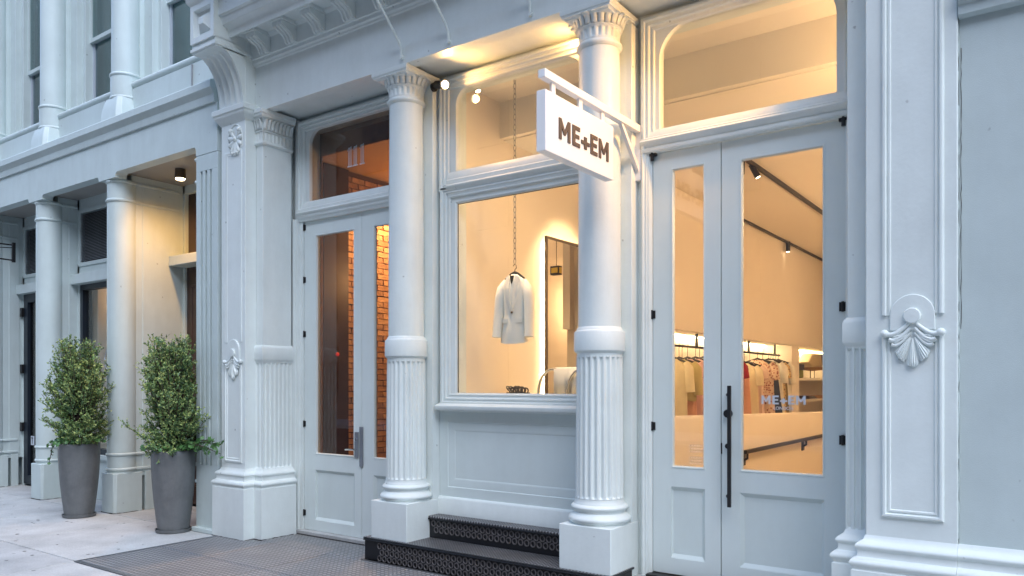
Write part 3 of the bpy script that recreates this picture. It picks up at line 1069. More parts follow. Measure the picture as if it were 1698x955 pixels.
# lobby doors (left bay)
dA = door_leaf(-6.645, -5.772, .045, 3.325, (-6.47, -5.874, .852, 3.175), (-6.50, -5.874, .155, .69), gm=M['glassdark'])
dB = door_leaf(-5.765, -4.90, .045, 3.325, (-5.605, -5.0, .852, 3.175), (-5.605, -5.0, .155, .69), gm=M['glassdark'])
for z in (3.27, 2.71, 2.13, 1.17, .22):
    hinge(dA, -6.648, YD - .008, z)
b = MB().box(-5.79, -5.745, YD - .016, YD - .001, .765, 1.165)
b.box(-5.86, -5.812, YD - .014, YD - .001, .85, 1.11)
obj('lock_plate', b, M['steel'], dA, bevel=.002)
b = MB().tube([(-5.835, YD - .01, .935), (-5.835, YD - .055, .935)], .009, 8).tube([(-5.828, YD - .055, .935), (-5.90, YD - .057, .935), (-5.955, YD - .05, .93)], .009, 8)
b.tube([(-5.835, YD - .012, 1.035), (-5.835, YD - .022, 1.035)], .014, 10)
obj('door_handle', b, M['chrome'], dA)
obj('threshold', MB().box(-6.70, -4.90, 5.37, 5.52, 0.006, .042), M['concrete2'], shop, smooth=0, bevel=.004)
# shop doors (right bay)
dC = door_leaf(-2.578, -2.045, .165, 3.352, (-2.43, -2.164, .966, 3.225), (-2.452, -2.16, .285, .825))
dD = door_leaf(-2.038, -1.19, .165, 3.352, (-1.903, -1.326, .97, 3.21), (-1.907, -1.316, .285, .82))
for z in (2.128, 1.275):
    hinge(dC, -2.583, YD - .01, z)
for z in (2.11, 1.225):
    hinge(dD, -1.208, YD - .01, z)
for x, d in ((-2.573, dC), (-1.20, dD)):
    b = MB().box(x - .03, x + .03, YD - .03, YD + .0, 3.335, 3.365).tube([(x, YD - .025, 3.30), (x, YD - .025, 3.38)], .014, 10)
    obj('pivot', b, M['blackmat'], d)
obj('seam_shadow', MB().box(-2.0455, -2.0375, YD + .03, YD + .049, .165, 3.352), M['blackmat'], dC, smooth=0)
xb = -1.955
b = MB().box(xb - .012, xb + .012, YD - .085, YD - .061, .72, 1.585)
for z in (1.52, .79):
    b.tube([(xb, YD - .062, z), (xb - .03, YD - .03, z), (xb - .04, YD, z)], .011, 8)
obj('door_handle', b, M['blackmat'], dD, bevel=.002)
b = MB()
for z, r in ((1.384, .030), (1.15, .019)):
    b.tube([(xb - .03, YD, z), (xb - .03, YD - .028, z)], r, 16).tube([(xb - .03, YD - .028, z), (xb - .03, YD - .034, z)], r * .5, 12)
obj('lock_cylinder', b, M['blackmat'], dD)
obj('latch_plate', MB().box(-2.042, -2.034, YD - .004, YD + .002, 1.09, 1.17), M['blackmat'], dD)
obj('threshold', MB().box(-2.60, -1.17, 5.36, 5.56, .135, .158), M['blackmat'], shop, smooth=0, bevel=.004)
obj('entrance_slab', MB().box(-2.69, -1.15, 4.995, 5.62, 0, .134), M['concrete2'], shop, smooth=0, bevel=.006)

# ================================================================== ENTRANCE STEPS
st = thing('entrance_steps', 'two black cast iron steps with ringed risers below the display window', 'steps', (-3.95, 4.97, 0))
s1 = obj('lower_step', MB().box(-5.222, -2.682, 4.972, 5.3, 0.002, .186), M['black'], st, smooth=0)
obj('tread', MB().box(-5.225, -2.68, 4.952, 5.34, .187, .2035), M['tread'], s1, bevel=.005)
obj('nosing', MB().box(-5.226, -2.679, 4.948, 4.99, .176, .1865), M['black'], s1, bevel=.004)
s2 = obj('upper_step', MB().box(-4.712, -3.138, 5.285, 5.44, .205, .385), M['black'], st, smooth=0)
obj('tread', MB().box(-4.712, -3.138, 5.262, 5.44, .386, .403), M['tread'], s2, bevel=.005)
obj('nosing', MB().box(-4.711, -3.139, 5.258, 5.30, .372, .3855), M['black'], s2, bevel=.004)
rb = MB()
n = 12
for (ra, rc, ya, yb) in ((.0265, .0265, 0, -.008), (.0265, .0185, -.008, -.009), (.0185, .017, -.009, -.001)):
    rb.grid([[(ra * cos(2 * pi * k / n), ya, ra * sin(2 * pi * k / n) * 1.12) for k in range(n)], [(rc * cos(2 * pi * k / n), yb, rc * sin(2 * pi * k / n) * 1.12) for k in range(n)]], True)
ring0 = None


def rings(par, x0, x1, zs, y):
    global ring0
    for r, z in enumerate(zs):
        x = x0 + (.031 if r % 2 else 0)
        while x < x1:
            if ring0 is None:
                ring0 = obj('lens_ring', rb, M['ringm'], par, smooth=40, origin=(x, y, z), recalc=False)
                me = ring0.data
                for i, v in enumerate(me.vertices):
                    v.co = rb.v[i]
            else:
                o = ring0.copy(); COL.objects.link(o); o.parent = par
                po = par['_o']
                o.location = (x - po[0], y - po[1], z - po[2])
            x += .062


rings(s1, -5.03, -2.72, (.138, .082, .026), 4.971)
rings(s2, -4.66, -3.15, (.335, .279), 5.284)

# ================================================================== NEIGHBOUR BUILDING (left)
nb = thing('neighbour_building', 'pale blue grey cast iron building with recessed shops at the far left', 'building', (-10.6, 5.4, 0))
I = M['iron']
PX = [-9.65, -11.6, -13.55, -15.5]
R0 = .172


def eng_column(cx, cy, z0, z1, rings, par, plinth, wall_back, name='column'):
    root = obj(name, MB().lathe(cx, cy, [(R0, z0), (R0 * .985, z1)], 48), I, par)
    b = MB()
    zp0, zp1 = plinth
    w_ = .17
    ch = .03
    y0 = cy - .185
    b.prism([(cx - w_, y0 + ch), (cx - w_ + ch, y0), (cx + w_ - ch, y0), (cx + w_, y0 + ch), (cx + w_, wall_back[0]), (cx - w_, wall_back[0])], 'z', zp0, zp1)
    obj('plinth', b, I, root, bevel=.006)
    for z in rings:
        obj('ring_moulding', MB().lathe(cx, cy, [(R0 - .01, z - .022)] + [(R0 + .014 * sin(t), z - .02 * cos(t)) for t in arc(6, 0, pi)] + [(R0 - .01, z + .022)], 48), I, root)
    b = MB().box(cx - .135, cx + .135, wall_back[0] - .12, wall_back[1] + .03, zp1 - .05, z1 + (.079 if z1 < 5 else 0))
    obj('side_wall', b, I, root, smooth=0, bevel=.004)
    b = MB().box(cx - .15, cx + .15, cy + .22, wall_back[1] - .35 if wall_back[1] > 5.6 else wall_back[1] - .05, zp0, zp1)
    b.box(cx - .142, cx + .142, wall_back[0] + .02, wall_back[1] - .03, zp1, z1 - .02)
    obj('side_strip', b, I, root, smooth=0, bevel=.004)
    for z in rings:
        obj('band_moulding', MB().box(cx + .13, cx + .154, wall_back[0] - .12, wall_back[1] - .06, z - .017, z + .017), I, root, bevel=.006)
    return root


for i, cx in enumerate(PX):
    eng_column(cx, 5.05, .48, 4.13, (.72, .535, 3.873, 4.105), nb, (.0, .49), (5.22, 5.79 if i == 0 else 5.42))

for o_, cx in zip([c for c in nb.children if c.name.startswith('column')], PX):
    base_joint(o_, [(cx - .17, 5.15), (cx - .17, 4.893), (cx - .14, 4.864), (cx + .14, 4.864), (cx + .171, 4.893), (cx + .171, 5.2)], int(-cx * 10))
# fascia with rounded corners where it drops to the columns
XL, XR = -17.4, -7.34
pts = [(XR, 4.60), (XL, 4.60)]
bot = []
xs_ = sorted([(c - .20, c + .20) for c in PX])
cur = [(XL, 4.125)]
zo, zc, r = 4.185, 4.125, .05
prev = XL
poly = [(XL, 4.60), (XL, zo)]
for a, c in xs_:
    poly += [(a - r + r * sin(t), zo - r + r * cos(t) - 0 + 0) if False else (a - r * (1 - sin(t)), zo - r * (1 - cos(t))) for t in arc(6, 0, pi / 2)]
    poly += [(a, zc), (c, zc)]
    poly += [(c + r * (1 - cos(t)), zo - r * (1 - sin(t))) for t in arc(6, 0, pi / 2)]
sx = -7.735
poly += [(sx - r * (1 - sin(t)), zo - r * (1 - cos(t))) for t in arc(6, 0, pi / 2)]
poly += [(sx, 4.08), (XR, 4.08), (XR, 4.60)]
fa = obj('fascia', MB().prism(poly, 'y', 4.86, 5.0), I, nb, smooth=0)
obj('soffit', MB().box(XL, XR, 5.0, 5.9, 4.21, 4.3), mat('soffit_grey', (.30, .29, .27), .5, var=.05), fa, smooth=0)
belt = [(5.1, 4.60), (4.838, 4.60), (4.832, 4.625), (4.832, 4.685), (4.826, 4.69), (4.815, 4.715), (4.795, 4.738), (4.788, 4.742), (4.788, 4.815), (4.795, 4.825), (4.90, 4.855), (5.1, 4.86)]
obj('belt_cornice', MB().prism(belt, 'x', XL, XR - .02), I, nb, smooth=30)
# flat fluted strip pilaster at the seam
sp = obj('strip_pilaster', MB().box(-7.732, -7.335, 4.90, 5.85, 0, 4.075), I, nb, smooth=0, bevel=.004)
b = MB()
def strip_grooves():
    xs0, xs1 = -7.732, -7.335
    g = [(-7.655, -7.615), (-7.57, -7.53), (-7.485, -7.445)]
    z0, z1 = .72, 3.90
    b = MB()
    xprev = xs0
    for a, c in g:
        b.box(xprev, a, 4.862, 4.90, z0, z1)
        xprev = c
    b.box(xprev, xs1, 4.862, 4.90, z0, z1)
    b.box(xs0, xs1, 4.862, 4.90, 0, z0).box(xs0, xs1, 4.862, 4.90, z1, 4.075)
    return b
obj('grooved_face', strip_grooves(), I, sp, smooth=0, bevel=.003)
for z in (4.045, 3.80, .72, .535):
    obj('stud', MB().ball((-7.745, 4.875, z), .022, 10, 6), I, sp)
obj('base_fillet', MB().box(-7.725, -7.335, 4.80, 4.865, .002, .05), I, sp, smooth=0, bevel=.006)

# recessed shopfronts
def bay_window(xa, xb, y, kind):
    """Shopfront between two columns: louvred vent, transom shelf and dark framed glazing."""
    r = obj('shopfront', MB().box(xa - .04, xa + .06, y, y + .1, .0, 4.22).box(xb - .06, xb + .04, y, y + .1, .0, 4.22).box(xa, xb, y, y + .1, 4.06, 4.22).box(xa, xb, y, y + .1, 3.13, 3.29), I, nb, smooth=0, bevel=.004)
    obj('transom_shelf', MB().box(xa, xb, y - .10, y + .1, 3.0, 3.14), I, r, smooth=0, bevel=.006)
    if kind != 'door2':
        obj('louver_frame', MB().frame(xa + .06, xb - .06, 3.36 - .1, 4.06, [(0, y + .05), (0, y - .015), (.05, y - .015), (.055, y + .05)]), I, r, smooth=0)
        b = MB()
        z = 3.33
        while z < 4.0:
            b.prism([(y - .005, z), (y + .045, z + .022), (y + .045, z + .026), (y - .005, z + .004)], 'x', xa + .11, xb - .11)
            z += .021
        obj('louver_slats', b, M['louver'], r, smooth=0, kind='stuff')
        obj('vent_back', MB().box(xa + .06, xb - .06, y + .05, y + .08, 3.2, 4.1), M['blackmat'], r, smooth=0)
    return r


r1 = bay_window(-11.47, -9.78, 5.36, 'window')
y = 5.36
f = obj('window_frame', MB().frame(-11.41, -9.84, .62, 3.0, [(0, y + .09), (0, y + .01), (.075, y + .01), (.08, y + .09)]), M['navy'], r1, smooth=0)
obj('glass_pane', MB().box(-11.34, -9.90, y + .05, y + .056, .68, 2.93), M['glass'], r1, smooth=0)
obj('stall_riser', MB().box(-11.41, -9.84, y - .02, y + .1, .0, .60).box(-11.41, -9.84, y - .06, y + .1, .56, .62), I, r1, smooth=0, bevel=.006)
r2 = bay_window(-13.42, -11.73, 5.44, 'door')
y = 5.44
b = MB().frame(-13.36, -12.2, .03, 3.0, [(0, y + .09), (0, y - .01), (.13, y - .01), (.135, y + .06)])
d = obj('door', b, M['navy'], r2, smooth=0)
obj('glass_pane', MB().box(-13.24, -12.32, y + .03, y + .036, .15, 2.88), M['glassdark'], r2, smooth=0)
for z in (2.72, 1.83, .92):
    obj('hinge', MB().box(-13.40, -13.34, y - .05, y - .012, z - .07, z + .07), M['blackmat'], r2)
obj('notice', MB().box(-13.19, -13.08, y + .022, y + .028, .64, .78), M['decal'], r2, smooth=0)
b = MB().box(-13.165, -13.105, y + .016, y + .021, .745, .76).box(-13.142, -13.128, y + .0161, y + .0209, .66, .745)
obj('letter_mark', b, M['navy'], r2, smooth=0)
r3 = bay_window(-15.37, -13.68, 5.44, 'door')
obj('glass_pane', MB().box(-15.3, -13.75, 5.48, 5.486, .1, 2.98), M['glassdark'], r3, smooth=0)
# deep recess with dark door, lit by the downlight
y = 5.79
r4 = obj('recessed_doorway', MB().box(-9.515, -9.465, y, y + .1, 0, 4.22).box(-9.515, -7.73, y, y + .1, 4.10, 4.22).box(-7.86, -7.73, y, y + .1, 0, 4.22), I, nb, smooth=0, bevel=.004)
obj('transom_shelf', MB().box(-9.50, -7.73, 5.585, y + .1, 3.13, 3.255), I, r4, smooth=0, bevel=.006)
obj('transom_light', MB().box(-9.47, -7.86, y + .05, y + .07, 3.256, 4.10), M['darkwood'], r4, smooth=0)
b = MB().box(-9.47, -8.66, y + .03, y + .07, .02, 3.128)
dd = obj('door', b, M['darkwood'], r4, smooth=0)
b = MB()
for z0, z1 in ((.25, 1.0), (1.15, 2.9)):
    b.frame(-9.37, -8.74, z0, z1, [(0, y + .03), (.005, y + .018), (.03, y + .018), (.04, y + .03)])
    b.box(-9.13, -9.10, y + .012, y + .03, z0, z1)
obj('door_panel', b, M['darkwood'], dd)
obj('door', MB().box(-8.65, -7.87, y + .03, y + .07, .02, 3.12), M['darkwood'], r4, smooth=0)
# neighbour shop interior
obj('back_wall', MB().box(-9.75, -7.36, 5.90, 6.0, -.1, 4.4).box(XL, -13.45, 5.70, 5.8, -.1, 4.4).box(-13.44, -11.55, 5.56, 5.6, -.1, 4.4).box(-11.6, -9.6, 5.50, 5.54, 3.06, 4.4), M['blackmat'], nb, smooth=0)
b = MB().box(-13.5, -9.7, 9.0, 9.1, 0, 3.3).box(-13.6, -13.5, 5.6, 9, 0, 3.3).box(-9.7, -9.6, 5.9, 9, 0, 3.3).box(-13.5, -9.7, 5.55, 9, -.02, .02)
obj('interior_wall', b, M['navywall'], nb, smooth=0)
obj('interior_ceiling', MB().box(-13.5, -9.7, 5.5, 9, 3.05, 3.15), M['shopceil'], nb, smooth=0)
obj('interior_pier', MB().box(-11.80, -11.42, 5.62, 6.05, 0, 3.04), M['shopwall'], nb, smooth=0)
ncl = thing('pendant_cluster', 'cluster of frosted pendant lamps behind the window of the left hand shop', 'lamp', (-11.35, 6.3, 3.04))
b = MB().tube([(-11.35, 6.3, 3.04), (-11.35, 6.3, 2.96)], .03, 8).tube([(-11.6, 6.3, 2.98), (-11.1, 6.3, 2.98)], .012, 6)
obj('ceiling_rod', b, M['bronze'], ncl)
for dx in (-.2, -.05, .1, .22):
    b = MB().tube([(-11.35 + dx, 6.3, 2.98), (-11.35 + dx, 6.3, 2.90)], .015, 6)
    b.lathe(-11.35 + dx, 6.3, [(.02, 2.91), (.05, 2.89), (.062, 2.82), (.055, 2.76), (.03, 2.74)], 16)
    obj('lamp_shade', b, mat('frosted_shade', (.7, .6, .45), .5, emit=(1, .72, .4), estr=.6), ncl)
lamp('shop_lamp', 'POINT', (-11.5, 6.0, 2.7), (0, 0, 0), 55, size=.15)
# logo and lettering on the neighbour window
def text_mesh(txt, size, loc, rot, m, parent, name='lettering', ext=.001, bold=0.0, align='CENTER', sx=1.0):
    c = bpy.data.curves.new(name, 'FONT')
    c.body = txt; c.size = size; c.extrude = ext; c.offset = bold; c.align_x = align
    o = bpy.data.objects.new(name, c); COL.objects.link(o)
    dg = bpy.context.evaluated_depsgraph_get()
    me = bpy.data.meshes.new_from_object(o.evaluated_get(dg))
    bpy.data.objects.remove(o)
    bpy.data.curves.remove(c)
    me.materials.clear(); me.materials.append(m)
    o = bpy.data.objects.new(name, me); COL.objects.link(o)
    po = parent['_o']
    o.parent = parent
    o.location = (loc[0] - po[0], loc[1] - po[1], loc[2] - po[2])
    o.rotation_euler = rot; o.scale = (sx, 1, 1)
    o['_o'] = list(loc)
    return o


b = MB()
for tri in (((-10.80, 1.94), (-10.66, 1.90), (-10.72, 2.10)), ((-10.77, 1.85), (-10.66, 1.87), (-10.70, 1.75))):
    ring = [(p[0], 5.405, p[1]) for p in tri]
    b.tube(ring + ring[:1], .006, 5)
obj('window_logo', b, M['decal'], r1)
text_mesh('MOCO', .085, (-10.72, 5.408, 1.17), (pi / 2, 0, 0), M['decal'], r1, bold=.001)
# wall bracket arm at the far left
br = thing('sign_bracket', 'black iron bracket arm sticking out of the leftmost column', 'bracket', (-13.1, 4.86, 3.6))
obj('back_plate', MB().box(-13.02, -12.98, 5.12, 5.165, 3.44, 3.74), M['blackmat'], br, bevel=.004)
obj('arm', MB().tube([(-13.0, 5.14, 3.70), (-13.0, 3.9, 3.70)], .012, 6), M['blackmat'], br)
obj('arm', MB().tube([(-13.0, 5.14, 3.47), (-13.0, 3.9, 3.50)], .012, 6), M['blackmat'], br)
obj('stay', MB().tube([(-13.0, 5.13, 3.66), (-13.0, 4.5, 3.60), (-13.0, 3.95, 3.70)], .008, 6), M['blackmat'], br)

# upper storey
up = obj('upper_wall', MB().box(XL, XR, 5.12, 5.5, 4.86, 5.30), I, nb, smooth=0)
UW = []
for i, cx in enumerate(PX[:3]):
    col_ = obj('upper_column', MB().lathe(cx, 5.10, [(R0 * .98, 4.95), (R0 * .95, 9.0)], 48), I, nb)
    b = MB()
    b.grid([[(cx + a_ * k_, max(4.86, 5.10 + b_ * k_) if b_ < 0 else 5.15, z_) for a_, b_ in ((-.205, .1), (-.205, -.16), (-.16, -.205), (.16, -.205), (.205, -.16), (.205, .1))] for z_, k_ in ((4.84, 1.12), (4.98, 1.08), (5.08, .98), (5.145, .88))])
    obj('pedestal', b, I, col_, bevel=.006)
    for z in (5.16, 5.45):
        obj('ring_moulding', MB().lathe(cx, 5.10, [(R0 - .01, z - .024)] + [(R0 + .018 * sin(t), z - .022 * cos(t)) for t in arc(6, 0, pi)] + [(R0 - .01, z + .024)], 48), I, col_)
    obj('drum', MB().lathe(cx, 5.10, [(R0 + .006, 5.13), (R0 + .006, 5.43)], 48), I, col_)
    b = MB().box(cx - .145, cx + .145, 5.2, 5.30, 4.95, 9.0).box(cx - .34, cx + .34, 5.255, 5.36, 5.0, 9.0).box(cx - .42, cx + .42, 5.33, 5.5, 5.3, 9.0)
    obj('pier_strip', b, I, col_, smooth=0, bevel=.005)
    b = MB()
    for k in range(9):
        for sx_ in (-.27, .27):
            b.ball((cx + sx_, 5.254, 5.6 + k * .36), .008, 6, 4, (1, .6, 1))
    obj('rivets', b, I, col_, kind='stuff')
    obj('weep_slot', MB().box(cx - .10, cx + .12, 4.885, 4.91, 4.846, 4.866), M['joint'], col_, smooth=0)
for k, wx in enumerate((-8.68, -10.625, -12.575)):
    wn = obj('upper_window', MB().frame(wx - .66, wx + .66, 5.27, 9.2, [(0, 5.50), (0, 5.345), (.05, 5.345), (.055, 5.37), (.085, 5.37), (.09, 5.41), (.09, 5.5)]), M['sash'], nb, smooth=0)
    zmid = 6.42
    b = MB().frame(wx - .57, wx + .57, zmid - .03, 9.1, [(0, 5.44), (0, 5.395), (.055, 5.395), (.06, 5.44)])
    obj('upper_sash', b, M['iron'], wn, smooth=0)
    b = MB().frame(wx - .57, wx + .57, 5.32, zmid + .03, [(0, 5.48), (0, 5.435), (.055, 5.435), (.06, 5.48)])
    obj('lower_sash', b, M['sash'], wn, smooth=0)
    obj('glass_pane', MB().box(wx - .52, wx + .52, 5.412, 5.418, zmid, 9.05).box(wx - .52, wx + .52, 5.455, 5.461, 5.3, zmid), M['glassup'], wn, smooth=0)
    obj('reflection_panel', MB().box(wx - .5, wx + .30, 5.75, 5.76, 5.3, 9), M['tealrefl'], wn, smooth=0)  # added panel, its teal imitates a reflection in the pane
    obj('room_back', MB().box(wx - .9, wx + .9, 7.2, 7.3, 4.9, 9.2).box(wx - .95, wx - .85, 5.5, 7.2, 4.9, 9.2).box(wx - .9, wx + .9, 5.5, 7.2, 4.85, 4.9).box(wx + .85, wx + .95, 5.5, 7.2, 4.9, 9.2), M['tealrefl'], wn, smooth=0)
    sl = [(5.35, 5.26), (5.12, 5.26), (5.11, 5.27), (5.09, 5.28), (5.075, 5.305), (5.07, 5.33), (5.08, 5.355), (5.10, 5.365), (5.35, 5.38)]
    obj('sill', MB().prism(sl, 'x', wx - .80, wx + .80), I, wn, smooth=60)
    obj('sill_joint', MB().box(wx + .52, wx + .532, 5.066, 5.12, 4.87, 5.26), M['louver'], wn, smooth=0)
obj('sill_panel', MB().box(XL, XR, 5.085, 5.13, 4.86, 5.27), I, up, smooth=0)
obj('upper_top', MB().box(XL, XR, 4.95, 5.6, 9.0, 10.0), I, nb, smooth=0)
# soffit downlight
dl = thing('downlight', 'lit cylinder downlight under the soffit of the recessed doorway', 'lamp', (-8.78, 5.31, 4.21))
obj('can', MB().lathe(-8.78, 5.31, [(.062, 4.21), (.062, 4.10), (.058, 4.096)], 24, cap=False), M['bronze'], dl)
obj('bulb', MB().lathe(-8.78, 5.31, [(.057, 4.10), (.050, 4.084), (.03, 4.077), (.001, 4.075)], 24), M['bulb'], dl)
lamp('downlight_beam', 'SPOT', (-8.78, 5.31, 4.06), (-8.82, 5.33, 0), 100, AMBER, size=.05, spot=168, blend=1.0, parent=dl)
obj('soffit_camera', MB().lathe(-10.02, 5.1, [(.05, 4.21), (.05, 4.17), (.03, 4.14), (.001, 4.13)], 16), M['blackmat'], nb)

# ================================================================== SHOP INTERIOR
SW, SC = M['shopwall'], M['shopceil']
XW = -4.65
obj('shop_wall', MB().box(XW - .1, XW, 5.60, 8.4, 0, 4.6).box(XW - .1, -4.0, 8.4, 8.5, 0, 4.1), SW, shop, smooth=0)
# long left wall with the lit clothes niche and the shelf niche
b = MB().box(-4.10, -4.0, 8.3, 20, 2.285, 4.1)
b.box(-4.5, -4.0, 8.5, 8.7, .1, 2.3).box(-4.5, -4.0, 14.15, 14.62, .1, 2.3)
b.box(-4.6, -4.5, 8.5, 20, .1, 2.4).box(-4.5, -4.10, 8.5, 20, 2.29, 2.4)
obj('niche_wall', b, SW, shop, smooth=0)
obj('bulkhead', MB().box(XW, -.6, 6.27, 6.34, 4.07, 4.5), SC, shop, smooth=0)
obj('window_ceiling', MB().box(XW, -.6, 5.60, 6.27, 4.43, 4.5), SC, shop, smooth=0)
obj('shop_ceiling', MB().box(XW, -.6, 6.34, 20, 4.06, 4.2), SC, shop, smooth=0)
obj('shop_wall', MB().box(-.6, -.5, 5.60, 20, 0, 4.6).box(-4.6, -.5, 19.9, 20, 0, 4.2), SW, shop, smooth=0)
obj('shop_floor', MB().box(XW, -.6, 5.60, 20, .02, .13), M['shopfloor'], shop, smooth=0)
obj('display_platform', MB().box(XW, -3.05, 5.60, 7.2, .13, 1.0), M['plinthw'], shop, smooth=0)
# parapet with handrail
b = MB()
rows = []
for yy, zt in ((5.62, 1.33), (6.5, 1.305), (8.36, 1.262), (11.9, 1.185), (12.6, 1.18)):
    prof = [(-2.90, .13), (-2.90, zt - .04), (-2.915, zt - .012), (-2.945, zt), (-3.0, zt), (-3.03, zt - .012), (-3.045, zt - .04), (-3.045, .13)]
    rows.append([(x, yy, z) for x, z in prof])
b.grid(rows)
for k in (0, -1):
    b.add(rows[k], [tuple(range(8))])
obj('parapet_wall', b, SW, shop, smooth=40)
hr = thing('handrail', 'black flat handrail on brackets along the pale stair parapet inside the shop', 'handrail', (-2.85, 8, .1))
obj('rail', MB().box(-2.868, -2.825, 8.32, 12.4, .835, .875), M['blackmat'], hr, smooth=0, bevel=.003)
for yy in (8.40, 10.75):
    obj('bracket', MB().box(-2.899, -2.885, yy - .05, yy + .05, .70, .83).tube([(-2.89, yy, .76), (-2.85, yy, .78), (-2.85, yy, .836)], .014, 8), M['blackmat'], hr)

# LED strip of the niche
ld = thing('led_strip', 'glowing strip light along the top of the clothes niche', 'lamp', (-4.3, 11.4, 2.28))
obj('strip', MB().box(-4.46, -4.44, 8.75, 14.1, 2.268, 2.286), M['led'], ld, smooth=0)
ld2 = thing('led_strip', 'glowing strip light above the bag shelves', 'lamp', (-4.3, 17, 2.28))
obj('strip', MB().box(-4.46, -4.44, 14.7, 19.5, 2.268, 2.286).box(-4.49, -4.475, 14.7, 19.5, 1.66, 1.672), M['led'], ld2, smooth=0)

# ceiling tracks
tr1 = thing('track_light', 'black ceiling track with two tilted spot heads at the top of the wide glass', 'track light', (-2.84, 10, 4.06))
obj('track', MB().box(-2.858, -2.822, 7.4, 18, 4.018, 4.06), M['blackmat'], tr1, smooth=0)
tr2 = thing('track_light', 'black ceiling track with one short straight spot head along the long wall', 'track light', (-3.93, 13, 4.06))
obj('track', MB().box(-3.955, -3.92, 11.0, 19, 4.03, 4.06), M['blackmat'], tr2, smooth=0)


def head(par, p, d, L=.17, r=.042, stem=.06):
    p = Vector(p); d = Vector(d).normalized()
    b = MB().tube([p, p - Vector((0, 0, stem))], .012, 6)
    q = p - Vector((0, 0, stem))
    b.tube([q - d * L * .35, q + d * L * .65], r, 14)
    obj('spot_head', b, M['blackmat'], par)
    obj('bulb', MB().tube([q + d * (L * .65 + .0005), q + d * (L * .65 + .004)], r * .75, 12), M['bulb'], par)
    return q + d * (L * .65 + .03), d


q, d = head(tr1, (-2.84, 8.58, 4.02), (.45, .2, -1), .16, .034, .03)
q1, d1 = head(tr1, (-2.84, 8.16, 4.02), (0, -.1, -1), .2, .045, .05)
q2, d2 = head(tr2, (-3.937, 13.7, 4.03), (0, 0, -1), .19, .036, .02)
lamp('spot_beam', 'SPOT', q, q + d, 60, size=.05, spot=70, parent=tr1)
lamp('spot_beam', 'SPOT', q2, (-4.2, 13.7, 1), 1.2, size=.05, spot=60, parent=tr2)
# added globe pendants, out of view, that light the shop walls and ceiling
for k, yy in enumerate((7.6, 10.6, 14.0)):
    cl = thing('fill_pendant', ('added white globe pendant nearest the shop doors, out of view', 'added white globe pendant in the middle of the shop, out of view', 'added white globe pendant at the back of the shop, out of view')[k], 'pendant lamp', (-1.2, yy, 4.06), 'added globe pendants in the shop')
    obj('cord', MB().tube([(-1.2, yy, 4.06), (-1.2, yy, 3.5)], .006, 6), M['blackmat'], cl)
    obj('globe', MB().ball((-1.2, yy, 3.38), .12, 20, 12), M['globe'], cl, smooth=60)
    lamp('fill_glow', 'POINT', (-1.2, yy, 3.2), (0, 0, 0), (44, 54, 62)[k], size=.10, parent=cl)
# window display lamp
wl = thing('window_spot', 'small lit spot lamp on the ceiling inside the display window', 'lamp', (-4.5, 5.70, 4.43))
qq, dd_ = head(wl, (-4.50, 5.70, 4.43), (.3, .05, -1), .10, .032, .03)
lamp('window_beam', 'SPOT', qq, (-4.17, 5.82, 2.3), 330, WARM_SOFT, size=.05, spot=34, blend=.8, parent=wl)
fill_spot = thing('window_spot', 'added fill spot on the display window ceiling, hidden behind the right round column', 'lamp', (-3.22, 5.72, 4.43))  # added hidden lamp, fills in light on the jacket and left wall
qq, dd_ = head(fill_spot, (-3.22, 5.72, 4.43), (-.5, .1, -1), .10, .032, .03)
lamp('window_fill', 'SPOT', qq, (-4.5, 6.0, 2.0), 58, WARM_SOFT, size=.08, spot=120, blend=1.0, parent=fill_spot)
wl2 = thing('window_spot', 'spot lamp hidden behind the bulkhead lighting the wall above the mirror', 'lamp', (-3.9, 7.4, 4.06))
qq, dd_ = head(wl2, (-3.9, 7.4, 4.06), (-.5, 0, -1), .12, .035, .03)
lamp('wall_beam', 'SPOT', qq, (-4.65, 7.5, 2.0), 95, WARM_SOFT, size=.04, spot=75, blend=.5, parent=wl2)

ed = thing('entrance_fill', 'added warm fill pendant on the high ceiling just inside the shop doors, out of view', 'lamp', (-.85, 6.1, 4.43))  # added out-of-view lamp that brightens the ceiling behind the door transom
obj('stem', MB().tube([(-.85, 6.1, 4.43), (-.85, 6.1, 3.86)], .008, 6), M['blackmat'], ed)
obj('shade', MB().lathe(-.85, 6.1, [(.015, 3.86), (.05, 3.85), (.06, 3.80)], 16, cap=False), M['blackmat'], ed)
lamp('entrance_fill_glow', 'POINT', (-.85, 6.1, 3.72), (0, 0, 0), 30, size=.1, parent=ed)

# mirror with halo
mr = thing('mirror', 'tall bronze edged mirror with a glowing halo on the wall of the display window', 'mirror', (-4.62, 7.6, 1.0))
obj('mirror_glass', MB().box(-4.588, -4.582, 7.04, 8.16, .32, 3.175), M['mirror'], mr, smooth=0)
b = MB().box(-4.60, -4.57, 7.015, 7.04, .3, 3.20).box(-4.60, -4.57, 8.16, 8.185, .3, 3.20).box(-4.60, -4.57, 7.04, 8.16, 3.175, 3.20).box(-4.605, -4.589, 7.04, 8.16, .3, 3.175)
obj('edge_frame', b, M['bronze'], mr, smooth=0)
obj('halo_strip', MB().box(-4.64, -4.62, 7.06, 7.08, .4, 3.14).box(-4.64, -4.62, 7.08, 8.1, 3.12, 3.14), M['led'], mr, smooth=0)
# emergency light seen in the mirror
el = thing('emergency_light', 'black emergency light box with a yellow sign, seen in the mirror', 'light', (-3.46, 9.0, 3.15))
obj('box', MB().box(-3.53, -3.39, 8.95, 9.03, 3.09, 3.21).tube([(-3.46, 9, 3.2), (-3.46, 9, 4.06)], .004, 6), M['blackmat'], el)
obj('sign_face', MB().box(-3.533, -3.53, 8.96, 9.02, 3.11, 3.19).box(-3.51, -3.41, 8.946, 8.9495, 3.115, 3.185), mat('yellow_sign', (.75, .55, .03), .5), el)

